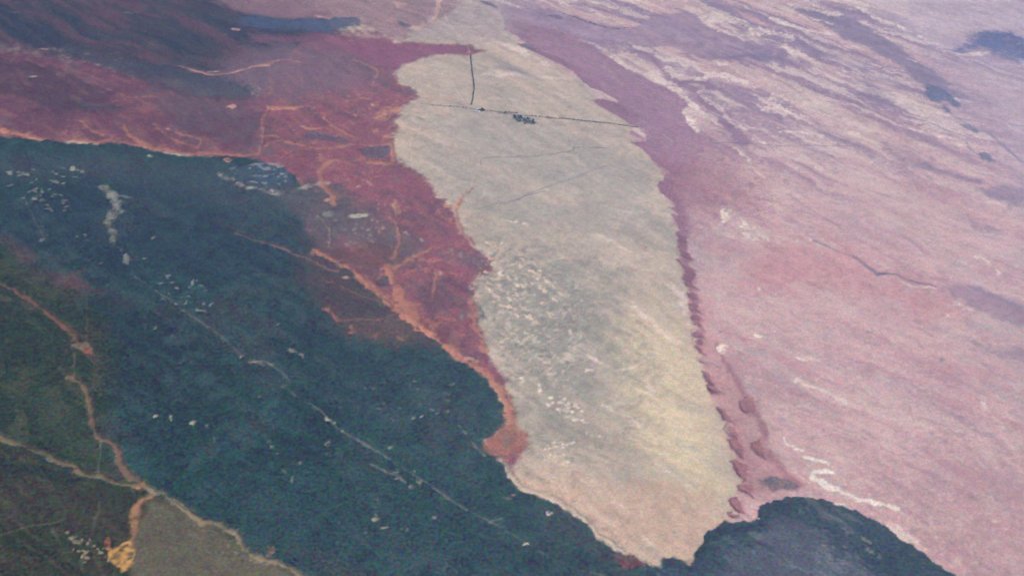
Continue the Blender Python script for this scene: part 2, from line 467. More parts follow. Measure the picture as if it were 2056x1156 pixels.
vein = 1 - np.abs(fbm((X + 60 * W1x) / 420, (Y + 60 * W1y) / 420, 141, 3, 0.5)) / 0.42
wash(rr * smooth(vein + 0.06 * n_fin, 0.84, 0.99), (0.44, 0.16, 0.09), 0.62)
vein2 = 1 - np.abs(fbm((U + 60 * W1x) / 520, (V + 60 * W1y) / 150, 151, 3, 0.5)) / 0.42
wash(rr * smooth(vein2 + 0.06 * n_fin, 0.86, 1.0), (0.42, 0.16, 0.10), 0.55)
paint(area(T('P', -600, 60, 100, 100, 300, 150, 480, 200, 540, 260, 500, 310, 200, 280, -600, 240), 350, 30, 60), (0.125, 0.042, 0.060), 0.72)
# less red, dusty ground between the upper streams
paint(area(T('B', -60, 300, 200, 250, 560, 300, 680, 370, 740, 450, 600, 520, 300, 560, 0, 560, -300, 500), 420, 40, 80), (0.20, 0.115, 0.13), 0.75)
wash(rr * smooth(s_fin + 0.6 * n_sml - 0.2 * s_mid, 0.15, 0.8), (0.30, 0.11, 0.085), 0.5)
wash(rr * smooth(-s_mid + 0.7 * n_sml, 0.2, 0.8), (0.10, 0.075, 0.085), 0.55)
paint(area(T('B', 0, 190, 300, 200, 600, 190, 820, 215, 700, 330, 500, 280, 200, 240, 0, 250), 130, 20, 40), (0.24, 0.075, 0.10), 0.6)
paint(area(T('B', 500, 250, 850, 262, 1080, 268, 1280, 272, 1150, 308, 1040, 322, 940, 360, 850, 420, 740, 390, 620, 330), 50, 12, 16), (0.25, 0.075, 0.115), 0.85)
paint(area(T('P', -300, 110, 60, 120, 160, 150, 230, 200, 130, 230, 0, 190, -300, 180), 200, 24, 40), DUSK, 0.5)
paint(area(T('P', 330, 195, 470, 190, 540, 230, 500, 290, 420, 280, 360, 250), 160, 24, 40), (0.11, 0.06, 0.07), 0.5)

# --- dark scrub of the lower left
SC = (T('P', -700, 245, -300, 266, 0, 273) + T('A', 130, 800, 250, 810, 400, 830, 550, 842, 650, 828, 800, 838, 900, 872, 1050, 905, 1250, 915, 1400, 918, 1500, 935)
      + T('P', 545, 335, 585, 352, 610, 378, 640, 395, 628, 420, 610, 450, 640, 500, 700, 540, 750, 585, 800, 630, 850, 668, 905, 706, 945, 734, 975, 757,
          1000, 795, 1016, 822, 1020, 845, 1000, 865, 976, 882, 986, 912, 1010, 925, 1026, 962, 1050, 985, 1080, 995, 1110, 1004, 1145, 1028, 1180, 1058,
          1200, 1082, 1250, 1107, 1300, 1132, 1325, 1140, 1334, 1118, 1360, 1120, 1388, 1134, 1396, 1118, 1500, 1300, 300, 1400, -700, 1300))
sm = area(SC, 30, 10, 6, 0, False, 9)
paint(sm, SCRUB, oid=o_scrub)
s2 = area(T('P', 1328, 1145, 1336, 1122, 1346, 1116, 1362, 1121, 1386, 1133, 1394, 1132, 1393, 1112, 1405, 1098, 1411, 1085, 1409, 1075, 1424, 1066, 1440, 1058, 1452, 1047, 1500, 1044,
            1520, 1037, 1528, 1018, 1545, 1004, 1580, 996, 1604, 992, 1650, 1003, 1690, 1013, 1740, 1035, 1775, 1056, 1812, 1080, 1836, 1094,
            1862, 1115, 1885, 1136, 1920, 1156, 2000, 1240, 1800, 1500, 1200, 1400), 12, 16, 6, 0, False, 7)
paint(s2, (0.032, 0.056, 0.066), oid=o_scrub2)
s_flame2 = fbm(U / 700, (V + 40 * n_sml) / 90, 161, 5, 0.62)
sc = np.zeros((NY, NX), np.float32)
sc[sm[0]] = sm[1]
sc[s2[0]] = np.maximum(sc[s2[0]], s2[1])
wash(sc * smooth(n_mid + 0.6 * n_sml, 0.0, 0.9), SCRUB_L, 0.5)
wash(sc * smooth(-n_big - 0.4 * n_mid, 0.0, 0.8), SCRUB_D, 0.6)
wash(sc * smooth(s_fin + 0.4 * s_mid, 0.2, 0.9), SCRUB_L, 0.45)
for q, col, k in ((T('P', 420, 980, 700, 930, 1000, 1000, 1200, 1100, 1200, 1250, 600, 1250), (0.026, 0.054, 0.058), 0.5),
                  (T('P', 640, 740, 900, 730, 1010, 860, 960, 960, 780, 900), (0.028, 0.058, 0.062), 0.45),
                  (T('P', 60, 640, 330, 560, 520, 620, 420, 800, 260, 860), (0.007, 0.024, 0.026), 0.6),
                  (T('P', 0, 380, 330, 360, 640, 470, 560, 560, 260, 540, 0, 470), (0.014, 0.030, 0.046), 0.6)):
    paint(area(q, 420, 40, 120, 60), col, k)
wash(sc * smooth(s_flame2 + 0.4 * n_sml, 0.25, 0.8), (0.042, 0.062, 0.060), 0.5)
wash(sc * smooth(n_mid - 0.6 * s_fin, 0.35, 0.9), (0.048, 0.040, 0.036), 0.5)
wash(sc * smooth(n_sml + 0.6 * n_fi2 + 0.4 * n_mid, 0.3, 0.9), (0.034, 0.058, 0.050), 0.32)
wash(sc * smooth(-n_sml + 0.5 * n_fin + 0.4 * s_fin, 0.3, 0.9), (0.003, 0.024, 0.027), 0.4)
# deeper thicket along the crisp lower edge, paler ground behind it
paint(area(T('P', 1500, 1060, 1600, 1040, 1700, 1080, 1760, 1160, 1500, 1200, 1440, 1160), 160, 20, 30), (0.088, 0.090, 0.104), 0.75)
h2 = np.zeros((NY, NX), np.float32)
h2[s2[0]] = s2[1]
wash(h2 * smooth(s_fin + 0.8 * n_sml + 0.3 * s_flame2, 0.25, 0.9), (0.14, 0.13, 0.135), 0.6)
wash(h2 * smooth(-s_flame2 + 0.6 * n_sml, 0.25, 0.8), (0.014, 0.034, 0.042), 0.7)
paint(line(T('P', 1402, 1118, 1420, 1085, 1445, 1066, 1500, 1052, 1530, 1040, 1560, 1008, 1600, 1003), (24, 26), 60, 22, 12, True, 0.7), SCRUB_D, 0.95, mod=sc)
paint(line(T('P', 1340, 1128, 1365, 1134, 1400, 1142), 14, 30, 10), SCRUB_D, 0.7)
paint(line(T('P', 1600, 1002, 1680, 1018, 1760, 1056, 1830, 1100, 1900, 1150), (30, 24), 70, 18, 8), (0.02, 0.046, 0.036), 0.8, mod=sc)
# pale dust blown into the scrub below the red plain
paint(area(T('P', 540, 385, 640, 375, 700, 400, 720, 440, 640, 440, 580, 420), 220, 30, 30), (0.13, 0.12, 0.10), 0.7)
paint(area(T('P', 455, 345, 520, 330, 570, 338, 590, 372, 540, 382, 490, 368), 40, 18, 14), (0.045, 0.075, 0.10), 0.9)
dust = np.clip(0.8 + 0.6 * n_sml + 0.8 * n_fin + 0.3 * s_fin, 0.1, 1)
paint(line(T('P', 443, 352, 468, 368, 510, 380, 560, 388, 620, 378, 655, 372), (9, 13), 34, 18, 8), (0.44, 0.37, 0.29), 0.95, mod=dust)
paint(line(T('P', 462, 340, 500, 334, 540, 332, 565, 338), (4, 5), 20, 14), (0.30, 0.28, 0.25), 0.7, mod=dust)
paint(line(T('P', 490, 352, 530, 356, 575, 352), (3, 5), 16, 16), (0.34, 0.33, 0.30), 0.7, mod=dust)
paint(area(T('P', 640, 470, 720, 470, 770, 430, 700, 400, 640, 420, 620, 445), 120, 16, 24), (0.11, 0.08, 0.075), 0.7)
paint(area(T('P', 700, 420, 790, 440, 850, 470, 840, 520, 780, 545, 700, 480), 120, 20, 30), (0.14, 0.065, 0.065), 0.55)
paint(area(T('P', 610, 500, 700, 530, 800, 620, 900, 700, 840, 690, 720, 680, 640, 620, 600, 560), 220, 30, 30), (0.10, 0.05, 0.045), 0.6)
paint(area(T('P', -200, 300, 150, 310, 420, 330, 600, 400, 640, 440, 480, 430, 250, 360, -200, 360), 260, 30, 50), (0.055, 0.062, 0.068), 0.5)
paint(area(T('P', 590, 380, 680, 380, 690, 450, 700, 520, 640, 520, 600, 470), 260, 30, 40), (0.085, 0.060, 0.062), 0.65)
paint(area(T('P', 590, 425, 740, 420, 830, 465, 865, 500, 800, 545, 700, 485, 620, 475), 110, 24, 20), (0.12, 0.095, 0.085), 0.7, mod=speckle)
paint(area(T('P', 850, 560, 900, 560, 915, 610, 870, 640, 840, 600), 80, 20, 14), (0.085, 0.055, 0.06), 0.6)
paint(area(T('P', 690, 640, 800, 640, 860, 680, 780, 690, 700, 670), 120, 24, 20), (0.075, 0.065, 0.05), 0.6)
# soft red fringe of the scrub
for q, k in ((T('F', 400, 350, 700, 330, 850, 340, 820, 480, 640, 420, 560, 440), 0.75), (T('F', 360, 480, 450, 510, 600, 580, 760, 640, 600, 620, 470, 560), 0.35),
             (T('F', 420, 700, 470, 680, 560, 750, 620, 830, 560, 800, 500, 730), 0.5), (T('F', 590, 830, 620, 740, 720, 740, 860, 700, 1000, 840, 900, 870, 780, 850, 700, 870), 0.4),
             (T('E', 300, 480, 480, 470, 520, 580, 400, 580, 320, 530), 0.6), (T('E', 570, 590, 650, 580, 600, 610), 0.5),
             (T('E', 0, 270, 60, 290, 190, 400, 120, 410, 0, 330), 0.4), (T('E', 120, 340, 190, 390, 110, 420), 0.35),
             (T('E', 0, 420, 300, 480, 520, 600, 480, 700, 300, 680, 100, 540), 0.22)):
    paint(area(q, 110, 30, 20), (0.15, 0.062, 0.05), k)

# --- green and brown corner at lower left
gul = area(T('P', -700, 480, 0, 490, 60, 540, 150, 600, 225, 640, 235, 740, 230, 830, 200, 890, 240, 940, 285, 975, 250, 985, 120, 930, 0, 890, -700, 800), 180, 24, 40)
paint(gul, SCRUB_G, 0.85, oid=o_gully, thr=0.6)
hill = area(T('P', -700, 830, 0, 885, 60, 912, 150, 950, 240, 976, 292, 985, 345, 1008, 400, 1038, 440, 1058, 472, 1073, 482, 1092, 502, 1112, 545, 1122, 578, 1134,
              625, 1160, 800, 1300, -700, 1400), 36, 8, 6, 0, False, 8)
paint(hill, (0.022, 0.027, 0.006), oid=o_hill)
hm = np.zeros((NY, NX), np.float32)
hm[gul[0]] = gul[1]
hm[hill[0]] = np.maximum(hm[hill[0]], hill[1])
wash(hm * smooth(n_mid + 0.6 * n_sml, 0.1, 0.9), (0.060, 0.056, 0.020), 0.6)
wash(hm * smooth(-n_mid + 0.7 * s_fin, 0.2, 0.9), (0.062, 0.036, 0.020), 0.5)
wash(hm * smooth(s_fin + 0.5 * n_fi2, 0.35, 0.9), (0.075, 0.075, 0.035), 0.5)
paint(area(T('P', 300, 1000, 345, 1012, 400, 1042, 470, 1082, 500, 1118, 580, 1140, 640, 1200, 560, 1300, 300, 1300, 255, 1140, 272, 1060), 60, 14, 10), HILL, 0.9)
paint(area(T('P', -100, 900, 40, 920, 180, 962, 160, 972, 60, 955, -100, 930), 50, 14, 8), (0.010, 0.020, 0.013), 0.8)
paint(line(T('P', 75, 915, 130, 935, 185, 962, 220, 972), (10, 6), 24, 8), SCRUB_D, 0.8)
paint(area(T('P', 0, 960, 100, 970, 220, 985, 260, 1040, 200, 1080, 60, 1050, 0, 1040), 160, 20, 30), (0.058, 0.042, 0.030), 0.35)
paint(area(T('I', 160, 100, 330, 60, 480, 200, 560, 350, 560, 480, 420, 470, 300, 330), 160, 24, 30), (0.045, 0.058, 0.030), 0.55)

IDB = ID.copy()

# --- dark patches on the plains, one a cloud shadow painted into the cover
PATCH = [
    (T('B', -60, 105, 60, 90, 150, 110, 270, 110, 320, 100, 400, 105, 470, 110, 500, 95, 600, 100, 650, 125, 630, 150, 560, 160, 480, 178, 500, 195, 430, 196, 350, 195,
       280, 182, 180, 176, 60, 168, -60, 150), (0.050, 0.070, 0.115), 40, 'long dark blue patch on the reddish plain near the top'),  # long dark blue patch blended into the ground colour
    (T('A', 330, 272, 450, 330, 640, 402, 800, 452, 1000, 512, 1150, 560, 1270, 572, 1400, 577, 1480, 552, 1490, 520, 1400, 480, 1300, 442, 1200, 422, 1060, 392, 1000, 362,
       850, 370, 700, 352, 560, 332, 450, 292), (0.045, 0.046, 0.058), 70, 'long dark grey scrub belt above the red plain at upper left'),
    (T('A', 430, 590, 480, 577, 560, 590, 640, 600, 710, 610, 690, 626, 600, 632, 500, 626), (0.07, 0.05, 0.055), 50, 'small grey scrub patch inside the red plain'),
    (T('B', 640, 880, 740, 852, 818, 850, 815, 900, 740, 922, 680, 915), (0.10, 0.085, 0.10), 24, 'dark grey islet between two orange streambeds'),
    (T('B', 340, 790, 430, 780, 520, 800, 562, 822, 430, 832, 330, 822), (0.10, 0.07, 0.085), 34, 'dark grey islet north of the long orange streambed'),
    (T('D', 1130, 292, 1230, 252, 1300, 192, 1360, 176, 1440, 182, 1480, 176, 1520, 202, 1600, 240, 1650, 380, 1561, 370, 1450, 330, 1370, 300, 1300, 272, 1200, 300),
     (0.055, 0.075, 0.17), 90, 'bluish cloud shadow painted on the ground at the right edge of the top corner'),  # shade of a cloud, put into the ground colour
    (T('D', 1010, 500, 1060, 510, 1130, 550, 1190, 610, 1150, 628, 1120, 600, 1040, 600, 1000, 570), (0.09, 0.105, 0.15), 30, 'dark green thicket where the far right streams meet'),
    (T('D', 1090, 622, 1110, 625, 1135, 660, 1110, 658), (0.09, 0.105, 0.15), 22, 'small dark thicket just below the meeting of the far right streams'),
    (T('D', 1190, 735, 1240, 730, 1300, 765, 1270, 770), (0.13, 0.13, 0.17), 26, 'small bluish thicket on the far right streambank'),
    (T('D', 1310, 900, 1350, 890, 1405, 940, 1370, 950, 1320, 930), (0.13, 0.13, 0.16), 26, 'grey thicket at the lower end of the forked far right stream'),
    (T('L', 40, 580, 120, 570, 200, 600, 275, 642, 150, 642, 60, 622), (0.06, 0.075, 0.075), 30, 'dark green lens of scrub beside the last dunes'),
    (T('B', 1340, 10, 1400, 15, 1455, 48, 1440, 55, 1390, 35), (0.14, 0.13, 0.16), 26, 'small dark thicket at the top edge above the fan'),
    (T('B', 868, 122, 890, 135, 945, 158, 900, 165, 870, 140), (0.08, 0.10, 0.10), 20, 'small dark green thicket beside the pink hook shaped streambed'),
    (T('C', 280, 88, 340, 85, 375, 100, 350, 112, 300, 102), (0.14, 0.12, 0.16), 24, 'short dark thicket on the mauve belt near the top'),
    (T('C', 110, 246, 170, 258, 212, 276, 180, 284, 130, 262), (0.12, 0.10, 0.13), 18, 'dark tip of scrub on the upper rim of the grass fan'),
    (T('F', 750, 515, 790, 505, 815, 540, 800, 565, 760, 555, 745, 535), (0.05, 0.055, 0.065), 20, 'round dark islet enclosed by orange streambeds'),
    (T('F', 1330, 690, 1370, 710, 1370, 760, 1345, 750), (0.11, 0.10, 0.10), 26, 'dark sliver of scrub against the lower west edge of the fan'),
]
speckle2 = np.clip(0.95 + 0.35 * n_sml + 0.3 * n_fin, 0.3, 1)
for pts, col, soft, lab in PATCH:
    paint(area(pts, soft * 1.3, 20, 10, 30, True), col, 0.9, mod=speckle2, oid=reg('thicket', 'scrub', lab, 'thicket', None, None), dz=5)  # thicket is a shared name; the painted cloud shadow carries it too

# --- dry streambeds
STREAM = [
    (T('F', -80, 262, 0, 285, 100, 312, 200, 345, 330, 390, 420, 430, 520, 470), (4, 5), 0.55, (0.22, 0.10, 0.075), 'faint reddish streambed crossing the scrub towards the red triangle'),
    (T('F', 380, 350, 470, 400, 560, 440, 640, 505, 720, 565, 790, 620, 860, 690, 930, 745, 1000, 795), (5, 16), 0.95, (0.45, 0.175, 0.10), 'long orange streambed along the lower edge of the red triangle'),
    (T('F', 1000, 795, 1060, 845, 1120, 900, 1190, 950, 1250, 995, 1330, 1030, 1390, 1075, 1430, 1130) + T('K', 40, 130, 70, 180, 82, 250, 88, 285),
     (11, 14), 0.98, (0.47, 0.18, 0.105), 'broad orange trunk streambed between dark scrub and grass fan'),
    (T('F', 800, 460, 830, 520, 870, 590, 900, 660, 960, 740, 1000, 790), (9, 16), 0.95, (0.44, 0.17, 0.10), 'orange streambed running down the middle of the red triangle'),
    (T('F', 830, 465, 900, 425, 960, 390, 1020, 370, 1070, 340), (7, 5), 0.75, ORANGE, 'short orange side stream in the red triangle'),
    (T('F', 1030, 800, 1060, 775, 1130, 770, 1195, 755), (8, 7), 0.8, ORANGE, 'stubby orange side stream near the trunk streambed'),
    (T('F', 1290, 640, 1300, 740, 1330, 820, 1370, 930), (8, 12), 0.6, ORANGE, 'dull orange wash along the west edge of the fan'),
    (T('F', 1290, -10, 1240, 45, 1200, 100, 1210, 180, 1240, 255, 1300, 315), (7, 5), 0.85, (0.42, 0.19, 0.14), 'pinkish streambed entering the red plain from the fan'),
    (T('F', 1230, 70, 1180, 95, 1140, 100), (9, 9), 0.7, ORANGE_L, 'short bright sand tongue beside the pinkish streambed'),
    (T('F', 740, 520, 770, 490, 820, 470), 4, 0.5, ORANGE, 'thin orange loop round the dark islet'),
    (T('F', 1090, 470, 1080, 560, 1060, 640, 1000, 690), (5, 4), 0.45, ORANGE, 'faint orange thread through the lower red triangle'),
    (T('F', 850, 100, 860, 200, 870, 300, 840, 400), (6, 5), 0.5, ORANGE, 'faint orange thread down the upper red triangle'),
    (T('F', 405, 150, 445, 195, 470, 250, 465, 330), 4, 0.6, (0.26, 0.20, 0.13), 'thin khaki streambed curving south at the scrub edge'),
    (T('F', 440, 520, 560, 565, 680, 620, 800, 640, 840, 700), 4, 0.5, (0.17, 0.09, 0.06), 'thin brown stream below the long orange streambed'),
    (T('F', 460, 685, 540, 745, 640, 740, 740, 750, 860, 720), (6, 4), 0.55, (0.20, 0.09, 0.06), 'lowest brown stream reaching into the scrub'),
    (T('B', 100, 850, 160, 826, 250, 832, 330, 850, 450, 866, 550, 850, 620, 840, 720, 850, 800, 840, 830, 832), (7, 6), 0.9, ORANGE, 'long wavy orange streambed across the red plain'),
    (T('B', 90, 795, 150, 790, 200, 815, 260, 832), (5, 7), 0.7, ORANGE, 'upper left feeder of the long wavy streambed'),
    (T('B', 830, 840, 835, 890, 852, 945, 780, 945, 720, 942, 600, 955, 500, 935, 450, 962, 415, 1005, 422, 1060, 445, 1095, 475, 1140, 500, 1190), (7, 8), 0.9, ORANGE,
     'hooked orange streambed bending south past the dark islet'),
    (T('B', 800, 955, 700, 945, 650, 930, 645, 905), (10, 7), 0.8, ORANGE, 'short orange spur of the hooked streambed'),
    (T('B', 110, 632, 200, 632, 280, 625, 355, 612), (9, 4), 0.85, ORANGE_L, 'straight bright orange streak in the upper red plain'),
    (T('B', 115, 635, 85, 690, 85, 800, 70, 890), (4, 5), 0.5, ORANGE, 'narrow dark orange streambed running down from the bright streak'),
    (T('B', 440, 680, 500, 740, 590, 785, 620, 790), (4, 6), 0.55, ORANGE, 'diagonal orange stream in the upper red plain'),
    (T('B', 560, 600, 640, 570, 700, 575), (3, 6), 0.6, ORANGE, 'thin orange arc in the upper red plain'),
    (T('B', 620, 350, 690, 380, 750, 410, 730, 470, 720, 490), (5, 5), 0.5, (0.36, 0.16, 0.13), 'forked pink stream below the red arc'),
    (T('A', 720, 720, 750, 770, 830, 820, 900, 850, 1000, 870, 1100, 890, 1200, 892, 1320, 900, 1420, 905, 1500, 900), (7, 6), 0.85, ORANGE, 'orange streambed on the red plain edge above the scrub'),
    (T('A', 400, 690, 480, 710, 540, 760, 605, 788), (5, 7), 0.65, ORANGE, 'short orange streambed in the left red plain'),
    (T('A', 440, 815, 560, 825, 660, 815, 760, 825, 850, 845), (8, 6), 0.6, ORANGE, 'dull orange wash on the scrub edge at left'),
    (T('A', -200, 690, 0, 748, 60, 762, 130, 782, 200, 800, 255, 802), (14, 7), 0.9, ORANGE_L, 'bright orange sandbed at the left edge'),
    (T('A', 630, 508, 680, 530, 740, 550, 800, 556, 920, 550), (5, 4), 0.6, ORANGE, 'forked orange stream high on the left red plain'),
    (T('A', 745, 555, 700, 572, 655, 575), 4, 0.5, ORANGE, 'short fork of the high orange stream'),
    (T('A', 1030, 770, 1120, 790, 1165, 815, 1150, 860), (4, 6), 0.65, ORANGE, 'hook shaped orange stream near the scrub edge'),
    (T('A', 1000, 800, 1080, 832, 1150, 857), 4, 0.55, ORANGE, 'orange stream parallel to the hook shaped one'),
    (T('A', 1040, 378, 1130, 400, 1240, 427, 1340, 416, 1430, 395, 1470, 380, 1561, 382) + T('B', 60, 378, 100, 374, 190, 350, 290, 360), (4, 4), 0.8, (0.46, 0.22, 0.16),
     'pale pink streambed winding across the upper left plain'),
    (T('B', 1105, -10, 1095, 80, 1062, 130, 1000, 155, 940, 166), (8, 6), 0.7, (0.52, 0.30, 0.22), 'pink hook shaped streambed at the top'),
    (T('P', -200, 500, 0, 567, 60, 602, 110, 636, 150, 672, 170, 694), (6, 7), 0.7, (0.22, 0.09, 0.05), 'reddish streambed entering at the left edge below the scrub'),
    (T('I', 400, -10, 450, 25, 490, 55, 505, 95, 530, 200, 548, 290, 580, 365, 625, 380, 690, 442, 685, 500, 720, 550, 800, 612), (4, 8), 0.7, (0.19, 0.105, 0.06),
     'brown streambed winding down to the orange junction'),
    (T('I', -200, 260, 0, 345, 60, 375, 150, 412, 250, 440, 350, 495, 440, 515, 510, 570, 600, 590, 700, 620, 800, 640), (4, 8), 0.75, (0.20, 0.135, 0.07),
     'brown streambed from the left edge to the orange junction'),
    (T('I', 780, 630, 860, 640, 950, 685, 1040, 740, 1150, 815, 1270, 860, 1370, 905, 1400, 960, 1440, 1020, 1490, 1060, 1561, 1062)
     + T('J', 60, 1060, 150, 1065, 230, 1100, 300, 1150, 360, 1200), (9, 7), 0.9, (0.27, 0.19, 0.105), 'tan trunk streambed skirting the scrub in the lower left'),
    (T('I', 880, 690, 820, 715, 790, 770, 780, 840, 790, 900, 760, 960, 740, 1010), (7, 12), 0.85, (0.34, 0.17, 0.075), 'orange gully dropping to the bright sand patch'),
    (T('K', 20, 470, 60, 540, 110, 610, 180, 660, 260, 672, 350, 715, 410, 765, 480, 815, 540, 880, 620, 940, 720, 1010, 800, 1055, 870, 1095), (10, 5), 0.7, (0.52, 0.37, 0.26),
     'pale sandy rim between fan and scrub'),
]
bedmod = np.clip(0.95 + 0.4 * n_fin + 0.2 * n_sml, 0.3, 1)
for pts, w, k, col, lab in STREAM:
    ww = w if isinstance(w, tuple) else (w, w)
    paint(line(pts, (ww[0] * 1.3 + 5, ww[1] * 1.3 + 5), 50, 20, 8), col, k * 0.30)
    paint(line(pts, (ww[0] * 1.12, ww[1] * 1.12), None, 13, 7, True, 0.5), col, min(1, k * 1.25), mod=bedmod, oid=reg('streambed', 'sand', lab, None, 'structure'), thr=0.5, dz=-4)
# fine braids on the dark streambed that skirts the corner
paint(line(T('I', 900, 655, 1000, 715, 1090, 770, 1180, 810, 1280, 845), 2.2, 8, 4), SCRUB_D, 0.8)
paint(line(T('I', 1400, 985, 1450, 1045, 1500, 1072, 1561, 1075), 2.4, 8, 4), SCRUB_D, 0.8)
paint(area(T('K', 60, 282, 105, 272, 172, 342, 176, 392, 130, 440, 60, 440, 0, 450, -70, 440, -80, 380, 0, 320), 36, 14, 6), (0.38, 0.15, 0.09), 0.7)
paint(area(T('K', 30, 330, 90, 340, 85, 400, 40, 410), 40, 14, 6), (0.24, 0.15, 0.11), 0.6)
paint(area(T('K', 670, 1028, 760, 1040, 880, 1095, 780, 1100, 720, 1115), 24, 10, 6), (0.16, 0.05, 0.05), 0.85)
paint(area(T('F', 860, 610, 920, 650, 985, 770, 950, 760, 890, 690), 30, 14, 8), ORANGE, 0.5)
paint(area(T('I', 405, 885, 470, 870, 550, 930, 500, 945, 420, 910), 60, 14, 8), (0.19, 0.12, 0.06), 0.0)

